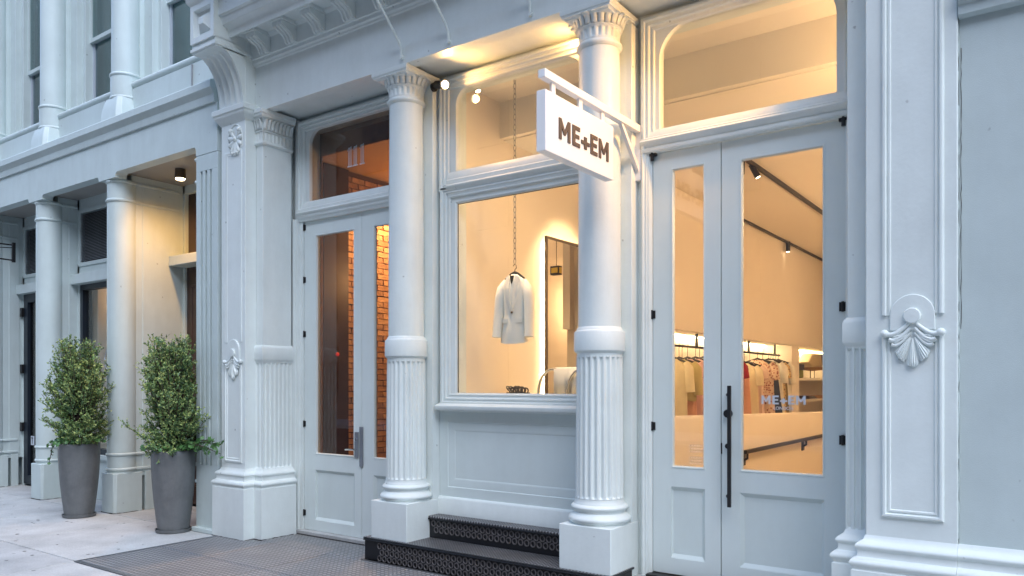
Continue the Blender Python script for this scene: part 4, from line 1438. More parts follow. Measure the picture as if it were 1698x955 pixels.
# display: chain, jacket, plinth, shoes, chair, towel
JX, JY = -4.185, 5.88
b = MB()
z = 4.42
k = 0
while z > 2.71:
    pts = []
    for t in arc(10, 0, 2 * pi):
        u, v = .013 * cos(t), .030 * sin(t)
        pts.append((JX + (u if k % 2 else 0), JY + (0 if k % 2 else u), z + v))
    b.tube(pts, .0034, 5)
    z -= .048
    k += 1
ch = obj('chain', b, M['steel'], None, origin=(JX, JY, 4.4), kind=None)
tag(ch, 'thin metal chain hanging from the ceiling of the display window', 'chain')


def hook(b, x, y, z, s=.03):
    b.tube([(x, y, z - .05), (x, y, z), (x + s * .6, y, z + s * .5), (x + s * .5, y, z + s * 1.4), (x - s * .1, y, z + s * 1.7), (x - s * .6, y, z + s * 1.2)], .0035, 6)


jk = thing('jacket', 'ivory white single button blazer hanging on a black hanger from the chain', 'jacket', (JX, JY, 2.6))
ang = radians(12)
def jt(u, v, h):
    """jacket space: u right, h depth toward the viewer, v height."""
    u *= .68
    return (JX + u * cos(ang) + h * sin(ang), JY + u * sin(ang) - h * cos(ang), v)
b = MB()
rows = []
secs = [(2.615, .045, .035), (2.60, .075, .05), (2.575, .13, .06), (2.55, .165, .065), (2.50, .172, .075), (2.42, .168, .08), (2.32, .160, .078), (2.24, .158, .075), (2.15, .17, .082), (2.06, .185, .088), (1.985, .195, .09)]
for v, hw, dp in secs:
    row = []
    for k in range(24):
        a = 2 * pi * k / 24
        wr = 1 + (.06 * sin(5 * a + v * 9) + .05 * sin(3 * a - v * 14 + 1)) * (2.6 - v) + .03 * sin(a + 1) * (2.6 - v)
        row.append(jt(hw * cos(a) * wr, v + (-.02 * sin(a) if v < 2.02 else 0), dp * sin(a) * wr))
    rows.append(row)
b.grid(rows, True)
obj('body', b, M['ivory'], jk, smooth=60)
for sg in (-1, 1):
    pts = [(sg * .140, 2.565, 0), (sg * .185, 2.49, .01), (sg * .212, 2.40, .015), (sg * .222, 2.28, .02), (sg * .232, 2.15, .035), (sg * .24, 2.03, .05)]
    obj('sleeve', MB().tube([jt(p[0], p[1], p[2]) for p in pts], [.018, .046, .05, .048, .046, .044], 12), M['ivory'], jk, smooth=60)
    # lapel
    lp_ = [(sg * .045, 2.605), (sg * .10, 2.585), (sg * .115, 2.50), (sg * .085, 2.475), (sg * .10, 2.45), (sg * .015, 2.27), (sg * .005, 2.27), (sg * .03, 2.48)]
    def hf(u, v): return .086 + .006 if v < 2.5 else .075
    b = MB()
    vs = [jt(p[0], p[1], hf(*p) - abs(p[0]) * .25 + .003) for p in lp_]
    vs2 = [jt(p[0], p[1], hf(*p) - abs(p[0]) * .25 - .012) for p in lp_]
    n = len(vs)
    b.add(vs + vs2, [tuple(range(n)), tuple(range(2 * n - 1, n - 1, -1))] + [(i, (i + 1) % n, n + (i + 1) % n, n + i) for i in range(n)])
    obj('lapel', b, M['ivory'], jk, smooth=0)
    b = MB()
    fl = [(sg * .06, 2.20), (sg * .145, 2.205), (sg * .145, 2.165), (sg * .06, 2.16)]
    b.add([jt(p[0], p[1], .078 - abs(p[0]) * .2 + o) for o in (.014, -.01) for p in fl], [(0, 1, 2, 3), (7, 6, 5, 4), (0, 4, 5, 1), (1, 5, 6, 2), (2, 6, 7, 3), (3, 7, 4, 0)])
    obj('pocket_flap', b, M['ivory'], jk, smooth=0)
b = MB()
b.add([jt(u, v, h) for u, v, h in ((-.034, 2.60, .066), (.034, 2.60, .066), (.018, 2.545, .074), (0, 2.515, .079), (-.018, 2.545, .074))], [(0, 1, 2, 3, 4)])
obj('collar_opening', b, M['blackmat'], jk, smooth=0)
c0 = jt(.012, 2.255, .09)
obj('button', MB().ball(c0, .011, 8, 6), M['bronze'], jk)
b = MB().tube([jt(-.14, 2.57, 0), jt(-.05, 2.62, 0), jt(0, 2.635, 0), jt(.05, 2.62, 0), jt(.14, 2.57, 0)], .014, 8)
hook(b, *jt(0, 2.66, 0))
obj('hanger', b, M['blackmat'], jk)

pl = obj('display_plinth', MB().box(-4.60, -4.16, 6.12, 6.55, 1.0, 1.492), M['plinthw'], origin=(-4.4, 6.3, 1.0), bevel=.004)
tag(pl, 'low white box under the black sandals in the display window', 'plinth')
for k, (sx, sy, ra) in enumerate(((-4.46, 6.30, .2), (-4.36, 6.20, .05))):
    s_ = thing('sandal', ('black strappy sandal at the back of the white box', 'black strappy sandal nearest the glass on the white box')[k], 'sandal', (sx, sy, 1.492))
    def sp_(u, v, h): return (sx + u * cos(ra) - v * sin(ra), sy + u * sin(ra) + v * cos(ra), 1.492 + h)
    out = [(.12 * cos(t) * (1 if cos(t) > 0 else .95), (.040 + .008 * cos(t)) * sin(t)) for t in arc(20, 0, 2 * pi)[:-1]]
    n = len(out)
    b = MB()
    b.add([sp_(u, v, .001) for u, v in out] + [sp_(u, v, .022) for u, v in out], [tuple(range(n)), tuple(range(2 * n - 1, n - 1, -1))] + [(i, (i + 1) % n, n + (i + 1) % n, n + i) for i in range(n)])
    obj('sole', b, M['blackmat'], s_)
    b = MB()
    for u0, hh in ((.07, .045), (.03, .055), (-.01, .06)):
        b.tube([sp_(u0 + .012 * sin(t * 2), .043 * cos(t), .02 + hh * sin(t)) for t in arc(10, 0, pi)], .0075, 6)
    b.tube([sp_(-.085 - .02 * sin(t), .038 * cos(t), .055 + .025 * sin(t)) for t in arc(10, 0, pi)], .007, 6)
    for sg in (-1, 1):
        b.tube([sp_(-.085, .038 * sg, .055), sp_(-.05, .04 * sg, .02)], .007, 6)
        b.tube([sp_(-.085, .038 * sg, .055), sp_(-.01, .03 * sg, .07)], .006, 6)
    obj('strap', b, M['blackmat'], s_)
cr = thing('tube_chair', 'chair of bent chrome tube hoops in the display window', 'chair', (-3.85, 6.15, 1.0))
for k, (hx, hy) in enumerate(((-3.90, 6.10), (-3.55, 6.05))):
    pts = [(hx - .17, hy, 1.0)] + [(hx - .0 - .17 * cos(t), hy + .0, 1.50 + .235 * sin(t)) for t in arc(12, 0, pi)] + [(hx + .17, hy, 1.0)]
    obj('hoop', MB().tube(pts, .014, 10), M['chrome'], cr, smooth=60)
obj('seat', MB().box(-4.04, -3.40, 6.0, 6.4, 1.30, 1.36), M['plinthw'], cr, bevel=.02)
obj('back_bar', MB().tube([(-3.95, 6.12, 1.735), (-3.45, 6.12, 1.735)], .012, 8), M['chrome'], cr)
b = MB()
R_ = []
for i in range(15):
    u = i / 14
    x = -3.885 + .36 * u
    fold = .010 * sin(u * 17) + .006 * sin(u * 31)
    R_.append([(x, 6.20 + fold, 1.45), (x, 6.165 + fold, 1.66), (x, 6.145, 1.745), (x, 6.115, 1.752), (x, 6.085, 1.735), (x + .006, 6.07 + fold, 1.64), (x + .012, 6.065 + fold * 1.5, 1.50 + .008 * sin(u * 9))])
b.grid(R_)
tw = obj('garment', b, M['ivory'], smooth=60, origin=(-3.7, 6.1, 1.5), recalc=False)
md = tw.modifiers.new('thick', 'SOLIDIFY'); md.thickness = .006
tag(tw, 'folded ivory garment draped over the chrome chair', 'garment')

# ---- clothes racks
RX, RZ = -4.17, 2.10
rk = thing('clothes_rack', 'black hanging rail with drop rods in the lit niche', 'rail', (RX, 11.5, RZ))
obj('rail', MB().tube([(RX, 8.8, RZ), (RX, 14.0, RZ)], .016, 8), M['blackmat'], rk)
for yy in (8.95, 10.2, 12.35, 13.72):
    obj('drop_rod', MB().box(RX - .014, RX + .014, yy - .02, yy + .02, RZ, 2.29), M['blackmat'], rk, smooth=0)


def cloth(name, col, m=None):
    return m or mat(name, col, .85, var=.06, vscale=12)


def garment(label, cat, y, top, bot, hw, flare, m, sleeve=0.0, m2=None, zsplit=None, dx=0.0, rz=0.0):
    """Garment on a hanger: shoulders across the rail; folds down the skirt."""
    x0 = RX + dx
    t = thing(cat.replace(' ', '_'), label, cat, (x0, y, bot))
    def g(u, h, z):
        return (x0 + u * cos(rz) - h * sin(rz), y + u * sin(rz) + h * cos(rz), z)
    def body(za, zb, mm, nm):
        b = MB(); rows = []
        for i in range(9):
            z = za + (zb - za) * i / 8
            s = (top - z) / (top - bot)
            w_ = hw * (.42 + .58 * min(1, (top - z) / .06)) if top - z < .06 else hw * (1 + flare * s)
            d_ = .035 + .045 * s
            row = []
            for k in range(28):
                a = 2 * pi * k / 28
                f = 1 + (.07 * sin(7 * a + y * 5) + .05 * sin(11 * a + y * 3)) * s
                row.append(g(w_ * cos(a) * f, d_ * sin(a) * f, z + (.012 * sin(3 * a) if i == 8 else 0)))
            rows.append(row)
        b.grid(rows, True)
        obj(nm, b, mm, t, smooth=60)
    if zsplit:
        body(top, zsplit, m, 'bodice'); body(zsplit, bot, m2, 'skirt')
    else:
        body(top, bot, m, 'body')
    if sleeve:
        for sg in (-1, 1):
            b = MB().tube([g(sg * hw * .92, 0, top - .055), g(sg * (hw + .035), -.01, top - .12), g(sg * (hw + .06), -.02, top - .05 - sleeve)], [.04, .058, .062], 10)
            obj('sleeve', b, m, t, smooth=60)
    b = MB().tube([g(-hw * .95, 0, top - .045), g(-.04, 0, top + .01), g(0, 0, top + .025), g(.04, 0, top + .01), g(hw * .95, 0, top - .045)], .017, 6)
    b.tube([g(0, 0, top + .02), g(0, 0, RZ - .03), g(.014, 0, RZ + .018), g(0, 0, RZ + .024)], .004, 5)
    obj('hanger', b, M['blackmat'], t)
    return t


G = lambda l, c, *a, **k: garment(l, c, *a, **k)
mg = {
    'olive': cloth('olive_beige', (.52, .44, .20)), 'pink': cloth('pink', (.72, .46, .42)), 'palepink': cloth('pale_pink', (.74, .54, .48)),
    'cream': cloth('cream', (.78, .70, .50)), 'red': cloth('red', (.30, .02, .03)), 'navy': cloth('navy_cloth', (.05, .065, .10)),
    'white': cloth('white_cloth', (.80, .76, .68)), 'brownolive': cloth('brown_olive', (.20, .15, .06)), 'coral': cloth('coral', (.74, .40, .28)),
    'floral': spots_mat('floral_print', (.66, .50, .38), (.20, .07, .08), 26, .40, (.42, .2, .16)),
    'pinkfloral': spots_mat('rose_print', (.74, .54, .48), (.25, .06, .08), 18, .34, (.5, .2, .2)),
    'leopard': spots_mat('leopard_print', (.62, .44, .22), (.06, .04, .03), 34, .38),
    'brown': cloth('mauve_brown', (.30, .19, .18)),
}
G('cream top at the left end of the rail, cut off by the door stile', 'top', 9.38, 1.92, .95, .20, .05, mg['cream'], .38)
G('olive beige blouse between the cream top and the pink dress', 'blouse', 9.60, 1.92, 1.38, .22, .06, mg['olive'], .42)
G('coral dress hanging below the olive beige blouse', 'dress', 9.70, 1.86, .75, .18, .25, mg['coral'])
G('long plain pink dress in the narrow glass', 'dress', 9.88, 1.93, .70, .20, .35, mg['pink'], .20)
G('pale pink dress with dark rose print on the bodice', 'dress', 10.16, 1.94, .95, .20, .25, mg['pinkfloral'], .24, m2=mg['palepink'], zsplit=1.62)
G('mauve brown skirt behind the rose print dress', 'skirt', 10.30, 1.70, .70, .19, .2, mg['brown'])
G('pale yellow shirt beside the rose print dress', 'shirt', 10.50, 1.96, 1.15, .21, .1, mg['cream'], .45)
G('white shirt behind the pale yellow shirt', 'shirt', 10.72, 1.95, 1.2, .21, .1, mg['white'], .45)
G('dark print skirt hanging under the pale yellow shirt', 'skirt', 10.90, 1.86, .72, .19, .2, mg['pinkfloral'])
G('red short jacket at the left edge of the wide glass', 'jacket', 11.55, 1.97, 1.55, .17, .05, mg['red'], .24)
G('coral pleated dress under the red jacket', 'dress', 11.80, 1.86, .75, .19, .3, mg['coral'])
G('cream long dress beside the red jacket', 'dress', 12.15, 1.92, .72, .20, .25, mg['cream'], .3)
G('pale pink dress half hidden behind the cream dress', 'dress', 12.40, 1.92, .80, .20, .2, mg['palepink'], .2)
G('knee length dress with dense dark red floral print', 'dress', 12.78, 1.99, .92, .25, .12, mg['floral'], .28)
G('long navy blue dress with a dark hem', 'dress', 13.05, 1.98, .65, .23, .55, mg['navy'], 0)
G('cream white blouse beside the navy dress', 'blouse', 13.38, 2.0, 1.25, .22, .1, mg['white'], .34)
G('pale straw coloured dress behind the white blouse', 'dress', 13.50, 1.98, .9, .20, .2, mg['cream'], .2)
G('leopard print dress between two white tops', 'dress', 13.62, 2.0, .75, .20, .2, mg['leopard'], .26)
G('brown olive skirt near the right end of the rail', 'skirt', 13.76, 1.97, .65, .18, .45, mg['brownolive'])
G('white short sleeved top at the right end of the rail', 'top', 13.92, 2.0, 1.4, .2, .1, mg['white'], .36)

# shelf niche with bags
sh = thing('wall_shelf', 'two pale shelves in the lit niche right of the clothes', 'shelf', (-4.3, 17, 1.6))
for z in (1.70, 1.30):
    obj('shelf_board', MB().box(-4.5, -4.03, 14.63, 19.6, z - .045, z), M['plinthw'], sh, smooth=0, bevel=.004)
obj('shelf_lining', MB().box(-4.48, -4.2, 14.7, 16.9, 1.701, 1.712), M['bronze'], sh, smooth=0)
bg_ = thing('handbag', 'small olive green handbag on the upper shelf', 'handbag', (-4.25, 15.35, 1.712))
b = MB().prism([(15.14, 1.713), (15.60, 1.713), (15.56, 1.96), (15.2, 1.97)], 'x', -4.34, -4.18)
obj('bag_body', b, cloth('green_leather', (.20, .21, .03)), bg_, bevel=.02)
obj('handle', MB().tube([(-4.26, 15.37 + .13 * cos(t), 1.95 + .13 * sin(t)) for t in arc(10, 0, pi)], .014, 6), M['darkwood'], bg_)
obj('bag_flap', MB().box(-4.18, -4.165, 15.16, 15.58, 1.86, 1.975), M['blackmat'], bg_, bevel=.01)
bk = thing('straw_bag', 'cream straw bag with a tan base raised on a thin metal stand', 'bag', (-4.25, 16.35, 1.712))
b = MB().prism([(15.75, 2.02), (16.1, 1.93), (16.75, 1.93), (17.0, 2.1), (16.9, 2.22), (16.1, 2.2)], 'x', -4.36, -4.12)
obj('bag_top', b, cloth('straw', (.62, .52, .34)), bk, bevel=.03)
obj('bag_base', MB().lathe(-4.24, 16.45, [(.05, 1.86), (.20, 1.88), (.27, 1.93)], 20), cloth('tan_base', (.42, .24, .10)), bk)
obj('stand', MB().tube([(-4.24, 16.3, 1.713), (-4.24, 16.3, 1.87)], .008, 5).tube([(-4.24, 16.6, 1.713), (-4.24, 16.6, 1.87)], .008, 5), M['blackmat'], bk)
obj('bag_tab', MB().prism([(16.75, 1.99), (17.05, 2.03), (16.95, 2.23), (16.68, 2.20)], 'x', -4.118, -4.10), M['darkwood'], bk)
for k, (ya, yb) in enumerate(((15.7, 16.25), (16.5, 17.2))):
    o = obj('folded_clothes', MB().box(-4.4, -4.1, ya, yb, 1.301, 1.33).box(-4.39, -4.12, ya + .02, yb - .03, 1.331, 1.355), (M['darkwood'], M['brick2'])[k], origin=(-4.25, ya, 1.3), bevel=.01)
    tag(o, ('dark folded belt at the left of the lower shelf', 'brown folded clothes at the right of the lower shelf')[k], 'clothes')

# ---- lobby behind the left doors
lb = M['wood']
obj('lobby_partition', MB().box(-6.85, -6.55, 5.60, 5.62, 0, 4.3).box(-6.80, -6.75, 5.62, 6.12, 0, 4.15), lb, shop, smooth=0)
obj('lobby_inner_door', MB().box(-6.752, -6.70, 5.76, 6.125, 0, 4.05), M['darkwood'], shop, smooth=0)
obj('lobby_ceiling', MB().box(-6.8, -4.75, 5.62, 9.5, 4.06, 4.15), M['lobbyceil'], shop, smooth=0)
obj('lobby_bulkhead', MB().box(-6.8, -4.75, 5.60, 5.619, 4.055, 4.6), lb, shop, smooth=0)
obj('lobby_wall', MB().box(-4.80, -4.755, 5.60, 9.5, 0, 4.1).box(-6.8, -4.8, 9.4, 9.5, 0, 4.1), M['darkwood'], shop, smooth=0)
obj('lobby_floor', MB().box(-6.8, -4.8, 5.5, 9.4, .01, .04), M['shopfloor'], shop, smooth=0)
bw = obj('brick_wall', MB().box(-6.9, -6.765, 6.12, 9.4, 0, 4.1), M['mortar'], shop, smooth=0)
random.seed(5)
proto = []
for k in range(4):
    dy, dz = .095, .029
    b = MB()
    b.box(-.012, .012, -dy, dy, -dz, dz)
    for i in range(len(b.v)):
        p = b.v[i]
        b.v[i] = (p[0] + random.uniform(-.003, .003), p[1] + random.uniform(-.004, .004), p[2] + random.uniform(-.003, .003))
    proto.append(b)
pm = []
row = 0
z = .12
cnt = 0
while z < 4.03:
    y = 6.215 - (.10 if row % 2 else 0)
    while y < (7.05):
        if y - .095 > 6.11 or True:
            k = random.randrange(4)
            key = k * 2 + (random.random() < .4)
            pos = (-6.757 + random.uniform(-.004, .004), y, z)
            found = [q for q in pm if q[0] == key]
            if found:
                o = found[0][1].copy(); COL.objects.link(o); o.parent = bw
                po = bw['_o']
                o.location = (pos[0] - po[0], pos[1] - po[1], pos[2] - po[2])
            else:
                bb = MB(); bb.v = [(p[0] + pos[0], p[1] + pos[1], p[2] + pos[2]) for p in proto[k].v]; bb.f = list(proto[k].f); bb.mi = list(proto[k].mi)
                o = obj('brick', bb, M['brick2'] if key % 2 else M['brick'], bw, smooth=0, origin=pos)
                pm.append((key, o))
            cnt += 1
        y += .203
    z += .0675
    row += 1
b = MB()
z = .12; row = 0
while z < 4.03:
    y = 7.23 - (.10 if row % 2 else 0)
    while y < 9.3:
        b.box(-6.77, -6.755 + random.uniform(-.006, .003), y - .095, y + .095, z - .029, z + .029)
        y += .203
    z += .0675; row += 1
obj('brick_courses', b, M['brick'], bw, smooth=0, kind='stuff')
gv = obj('ceiling_grille', MB().box(-5.95, -5.45, 6.25, 6.5, 4.045, 4.059), M['blackmat'], shop, smooth=0)
b = MB()
for k in range(9):
    b.box(-5.93 + k * .055, -5.91 + k * .055, 6.26, 6.49, 4.037, 4.046)
obj('grille_slats', b, M['wood'], gv, kind='stuff', smooth=0)
lob = thing('lobby_lamp', 'warm ceiling lamp inside the brick lobby', 'lamp', (-6.35, 6.75, 4.05))
obj('can', MB().lathe(-6.35, 6.75, [(.05, 4.06), (.05, 4.0), (.045, 3.99)], 16), M['bronze'], lob)
lamp('lobby_beam', 'SPOT', (-6.35, 6.75, 3.97), (-6.62, 6.72, 0), 260, (1.0, .55, .22), .05, 130, .8, lob)
lamp('lobby_glow', 'POINT', (-5.7, 7.4, 3.0), (0, 0, 0), 75, (1.0, .54, .22), .12, parent=lob)
obj('alarm_lamp', MB().ball((-6.69, 5.95, 1.93), .022, 10, 8), mat('red_lamp', (.5, .02, .02), .4, emit=(1, .05, .04), estr=.12), shop)

# ---- lettering on the glass
def stroke_letters(parent, chars, place, m, depth):
    """Heavy sans capitals as flat raised pieces; place(s, t, d) maps letter space to the surface."""
    E_ = [(0, 0), (.58, 0), (.58, .19), (.21, .19), (.21, .41), (.52, .41), (.52, .59), (.21, .59), (.21, .81), (.58, .81), (.58, 1), (0, 1)]
    M_ = [(0, 0), (.2, 0), (.2, .60), (.37, .27), (.51, .27), (.68, .60), (.68, 0), (.88, 0), (.88, 1), (.70, 1), (.44, .48), (.18, 1), (0, 1)]
    P_ = [(.17, .08), (.35, .08), (.35, .29), (.54, .29), (.54, .47), (.35, .47), (.35, .68), (.17, .68), (.17, .47), (-.02, .47), (-.02, .29), (.17, .29)]
    for c, x0, sx in chars:
        g = {'M': M_, 'E': E_, '+': P_}[c]
        n = len(g)
        vs = [place(x0 + p[0] * sx, p[1], 0) for p in g] + [place(x0 + p[0] * sx, p[1], depth) for p in g]
        b = MB().add(vs, [tuple(range(n)), tuple(range(2 * n - 1, n - 1, -1))] + [(i, (i + 1) % n, n + (i + 1) % n, n + i) for i in range(n)])
        obj('letter', b, m, parent, smooth=0)


word = [('M', 0, 1.07), ('E', 1.13, 1.12), ('+', 1.93, 1.33), ('E', 2.74, 1.12), ('M', 3.53, 1.07)]   # in letter heights, total 4.47
stroke_letters(dD, word, lambda s, t, d: (-1.755 + s * .0675, YD + .019 - d, 1.455 + t * .062), M['decal'], .0012)
text_mesh('LONDON', .031, (-1.603, YD + .0185, 1.418), (pi / 2, 0, 0), M['decal'], dD, bold=.0003, sx=1.0)
b = MB()
random.seed(21)
for k in range(7):
    z = 1.135 - k * .022
    if k == 3: continue
    x = -2.29
    while x < -2.20 + .02 * random.random():
        L = random.uniform(.008, .02)
        b.box(x, x + L, YD + .0185, YD + .0195, z, z + .006)
        x += L + .006
obj('opening_hours', b, M['shopwall'], dC, smooth=0, kind='stuff')
# street number 111 in open-line figures on the lobby transom
b = MB()
for x in (-5.955, -5.875, -5.775):
    for dx in (-.018, 0, .018):
        b.box(x + dx - .0025, x + dx + .0025, 5.460, 5.464, 3.825, 4.01)
    b.box(x - .035, x + .035, 5.460, 5.464, 3.812, 3.823)
    b.prism([(x - .020, 4.011), (x + .020, 4.011), (x + .020, 4.02), (x - .038, 3.985), (x - .038, 3.975)], 'y', 5.4605, 5.4635)
obj('street_number', b, M['decal'], t1, smooth=0)

# ================================================================== HANGING SIGN AND SPOT LAMPS
SX = -2.68
sg = thing('hanging_sign', 'white rectangular sign board reading ME+EM hanging from a white bracket arm', 'sign', (SX, 4.5, 3.25))
obj('sign_board', MB().box(SX - .045, SX + .025, 4.062, 4.955, 3.062, 3.448), M['signw'], sg, smooth=0, bevel=.004)
stroke_letters(sg, word, lambda s, t, d: (SX + .0253 + d, 4.215 + s * .1475, 3.175 + t * .135), M['letter'], .006)
obj('bracket_arm', MB().box(SX - .03, SX + .022, 4.06, 5.43, 3.525, 3.578), M['signw'], sg, smooth=0, bevel=.003)
for y in (4.19, 4.53, 4.84):
    obj('hanger_tab', MB().box(SX - .012, SX + .004, y - .022, y + .022, 3.447, 3.526), M['signw'], sg, smooth=0)
obj('wall_post', MB().box(SX - .03, SX + .022, 5.395, 5.44, 3.16, 3.58), M['signw'], sg, smooth=0, bevel=.003)
obj('brace', MB().prism([(5.10, 3.526), (5.14, 3.526), (5.396, 3.275), (5.396, 3.22)], 'x', SX - .018, SX + .01), M['signw'], sg, smooth=0)


def spot_fixture(label, p, base, target, energy, spot):
    p, base, target = Vector(p), Vector(base), Vector(target)
    d = (target - p).normalized()
    t = thing('spot_lamp', label, 'spot lamp', tuple(base), 'exterior spot lamps')
    obj('wall_plate', MB().tube([base, base + Vector((.02 if base.x < -4 else -.02, 0, 0))], .04, 16), M['blackmat'], t)
    obj('knuckle', MB().tube([base, p - d * .02], .014, 8), M['blackmat'], t)
    b = MB().tube([p - d * .075, p - d * .07, p + d * .05], [.024, .036, .036], 18)
    obj('lamp_body', b, M['blackmat'], t)
    obj('front_ring', MB().tube([p + d * .05, p + d * .068], [.042, .044], 18), M['chrome'], t)
    obj('bulb', MB().tube([p + d * .0685, p + d * .074], .034, 16), M['bulb'], t)
    lamp('spot_beam', 'SPOT', tuple(p + d * .085), tuple(target), energy, AMBER, size=.035, spot=spot, blend=1.0, parent=t)
    return t


spot_fixture('black spot lamp lit beside the capital of the left round column', (-4.575, 5.28, 4.285), (-4.72, 5.34, 4.31), (-2.75, 4.85, 3.75), 34, 174)
spot_fixture('black spot lamp high on the right side of the shop doorway', (-1.25, 5.22, 4.32), (-1.09, 5.27, 4.35), (-2.72, 4.95, 3.45), 145, 100)
pk = thing('soffit_fill', 'added small fill light hidden behind the capital of the right round column', 'lamp', (-3.13, 5.34, 4.36))  # added hidden lamp that warms the soffit and the left column
obj('housing', MB().tube([(-3.127, 5.34, 4.36), (-3.155, 5.34, 4.355)], .030, 16), M['blackmat'], pk)
obj('bulb', MB().tube([(-3.155, 5.34, 4.355), (-3.158, 5.34, 4.354)], .022, 16), M['bulb'], pk)
lamp('soffit_fill_beam', 'SPOT', (-3.168, 5.335, 4.352), (-4.6, 5.15, 3.9), 15, AMBER, size=.03, spot=172, blend=1.0, parent=pk)

# ================================================================== PLANTERS
random.seed(17)


def make_leaf_mesh(b, c, nrm, up, L, wd):
    nrm = nrm.normalized()
    side = nrm.cross(up).normalized()
    tip = c + up * L
    m1 = c + up * L * .5 + nrm * L * .10
    b.add([c, m1 + side * wd, tip, m1 - side * wd, m1 - nrm * L * .06], [(0, 1, 4), (1, 2, 4), (2, 3, 4), (3, 0, 4)])


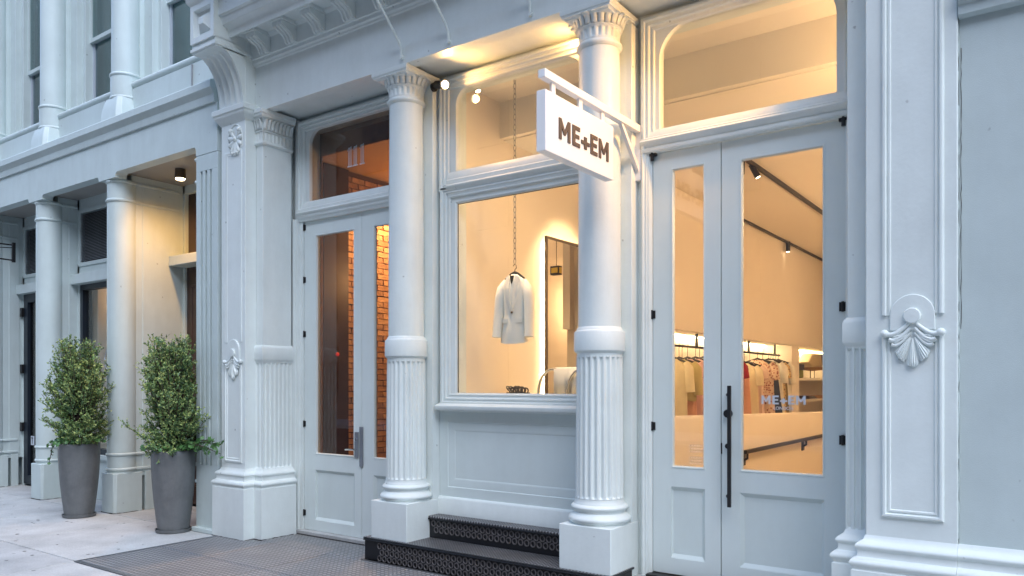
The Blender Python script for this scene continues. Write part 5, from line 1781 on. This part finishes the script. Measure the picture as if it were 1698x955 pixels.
def planter(cx, cy, lab_pot, lab_shrub, lab_saucer, seed, H, wmax, ivy_dir, tall):
    random.seed(seed)
    sc = obj('saucer', MB().lathe(cx, cy, [(.16, .004), (.178, .006), (.186, .036), (.180, .037), (.172, .014), (.001, .012)], 40, cap=False), M['pot'], origin=(cx, cy, 0))
    tag(sc, lab_saucer, 'saucer', 'planter saucers')
    prof = [(.150, .015), (.158, .017), (.170, .10), (.187, .24), (.204, .40), (.216, .56), (.223, .70), (.226, .82), (.226, .872), (.220, .881), (.205, .882), (.198, .875), (.194, .82)]
    pt = thing('planter_pot', lab_pot, 'planter', (cx, cy, .014), 'tall tapered planters')
    obj('pot', MB().lathe(cx, cy, prof, 56, cap=False), M['pot'], pt, smooth=50)
    obj('soil', MB().lathe(cx, cy, [(.194, .835), (.10, .85), (.001, .855)], 24, cap=False), M['soil'], pt)
    s = thing('shrub', lab_shrub, 'shrub', (cx, cy, .85), 'clipped evergreen shrubs')
    stems = MB()
    mats = [M['leaf_a'], M['leaf_b'], M['leaf_c']]
    fol = MB()
    tips = []
    nst = 215
    for i in range(nst):
        a = random.uniform(0, 2 * pi)
        zt = .85 + (H - .85) * (random.random() ** .75)
        rel = (zt - .85) / (H - .85)
        rmax = wmax * (.84 + .80 * rel - 1.12 * rel ** 2.4) * random.uniform(.35, 1.12)
        rmax *= 1 + .15 * sin(3 * a + seed) + .17 * sin(8 * rel + a * 2 + seed)
        if random.random() < .07:
            rmax *= 1.25
        ex = Vector((cx + cos(a) * rmax, cy + sin(a) * rmax, zt))
        st = Vector((cx + cos(a) * .06, cy + sin(a) * .06, .86 + .75 * max(0, zt - .95) * random.uniform(.3, 1)))
        mid = st.lerp(ex, .55) + Vector((0, 0, -.04 - .05 * random.random()))
        stems.tube([st, mid, ex], [.008, .005, .002], 5, cap=False)
        tips.append((st, mid, ex, rel))
        # sub twigs with leaves
        for q in range(14):
            t = random.uniform(.28, 1.0)
            p = st.lerp(mid, t * 2) if t < .5 else mid.lerp(ex, (t - .5) * 2)
            dr = Vector((random.gauss(0, 1), random.gauss(0, 1), random.gauss(.65, .7))) + (ex - st).normalized() * .9
            dr.normalize()
            L = random.uniform(.05, .12)
            e2 = p + dr * L
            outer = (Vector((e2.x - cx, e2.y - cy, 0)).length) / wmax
            nlf = 12
            for k in range(nlf):
                tt = (k + .5) / nlf
                c = p.lerp(e2, tt)
                rnd = Vector((random.gauss(0, 1), random.gauss(0, 1), random.gauss(.3, 1))).normalized()
                up = (dr * .8 + rnd * .85).normalized()
                nr = Vector((random.gauss(0, 1), random.gauss(0, 1), random.gauss(1.0, .8)))
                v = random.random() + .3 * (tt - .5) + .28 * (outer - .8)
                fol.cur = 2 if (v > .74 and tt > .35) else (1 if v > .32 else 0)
                make_leaf_mesh(fol, c, nr, up, random.uniform(.016, .034), random.uniform(.0055, .0105))
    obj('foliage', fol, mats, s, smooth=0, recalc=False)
    obj('stems', stems, M['bark'], s)
    # ivy over the rim
    iv = thing('ivy_plant', 'trailing green ivy spilling over the rim of the ' + ('right' if ivy_dir > 0 else 'left') + ' planter', 'ivy', (cx, cy, .87))
    b = MB(); sb = MB()
    starts = [random.uniform(0, 2 * pi) for _ in range(26)]
    for a in starts:
        toward = (cos(a) * .6 - sin(a) * .8)
        L = random.uniform(.04, .12)
        pts = [Vector((cx + .15 * cos(a), cy + .15 * sin(a), .86)), Vector((cx + .21 * cos(a), cy + .21 * sin(a), .915)), Vector((cx + (.22 + L) * cos(a), cy + (.22 + L) * sin(a), .92 - L * .4))]
        sb.tube(pts, .003, 4)
        for k in range(7):
            p = pts[0].lerp(pts[1], k / 3) if k < 3 else pts[1].lerp(pts[2], (k - 3) / 3)
            lf(b, p + Vector((random.gauss(0, .02), random.gauss(0, .02), random.uniform(0, .035))), random.uniform(.020, .034))
    if ivy_dir > 0:
        for j in range(8):
            base = Vector((cx + .19, cy + .02, .90))
            end = base + Vector((.26 + .24 * random.random(), -.01 + .14 * random.random(), .0 + .16 * random.random() - .04))
            pts = [base, base.lerp(end, .5) + Vector((0, 0, .05)), end]
            sb.tube(pts, .003, 4)
            for k in range(9):
                p = pts[0].lerp(pts[1], k / 4) if k < 4 else pts[1].lerp(pts[2], (k - 4) / 4)
                lf(b, p + Vector((random.gauss(0, .03), random.gauss(0, .03), random.gauss(0, .03))), random.uniform(.026, .040))
    else:
        for j in range(3):
            base = Vector((cx - .16, cy - .14, .90))
            pts = [base, base + Vector((-.06, -.06, .0)), base + Vector((-.08 - .03 * j, -.07, -.16 - .05 * j))]
            sb.tube(pts, .003, 4)
            for k in range(8):
                p = pts[0].lerp(pts[1], k / 3) if k < 3 else pts[1].lerp(pts[2], (k - 3) / 4)
                lf(b, p + Vector((random.gauss(0, .015), random.gauss(0, .015), 0)), random.uniform(.018, .03))
    obj('leaves', b, M['ivy'], iv, smooth=0, recalc=False)
    obj('vines', sb, M['bark'], iv)


def lf(b, c, r):
    n = Vector((random.gauss(0, .7), random.gauss(-.5, .6), random.gauss(.7, .5))).normalized()
    u = n.orthogonal().normalized()
    v = n.cross(u)
    a0 = random.uniform(0, 2 * pi)
    pts = []
    for k in range(10):
        a = a0 + 2 * pi * k / 10
        rr = r * (1.0 if k % 2 == 0 else .62)
        pts.append(c + (u * cos(a) + v * sin(a)) * rr + n * (-.12 * rr if k % 2 == 0 else 0))
    b.add([c + n * r * .1] + pts, [(0, 1 + k, 1 + (k + 1) % 10) for k in range(10)])


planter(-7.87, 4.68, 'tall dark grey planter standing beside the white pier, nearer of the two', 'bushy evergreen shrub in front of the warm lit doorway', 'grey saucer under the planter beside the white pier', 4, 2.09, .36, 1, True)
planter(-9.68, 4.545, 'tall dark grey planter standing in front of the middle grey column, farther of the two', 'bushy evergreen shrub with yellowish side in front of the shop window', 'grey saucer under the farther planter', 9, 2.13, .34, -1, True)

# ================================================================== OTHER SIDE OF THE STREET (seen only in the glass)
ob = thing('opposite_building', 'stone building across the street, seen only as a reflection', 'building', (-10, -13, 0))
b = MB().box(-90, 80, -13.6, -13, 0, 20)
obj('wall', b, M['opp'], ob, smooth=0)
b = MB()
for fl_ in range(5):
    for k in range(50):
        x = -86 + k * 3.2
        b.box(x, x + 1.5, -12.99, -12.9, 1.2 + fl_ * 3.2, 3.3 + fl_ * 3.2)
obj('windows', b, M['navywall'], ob, smooth=0, kind='stuff')
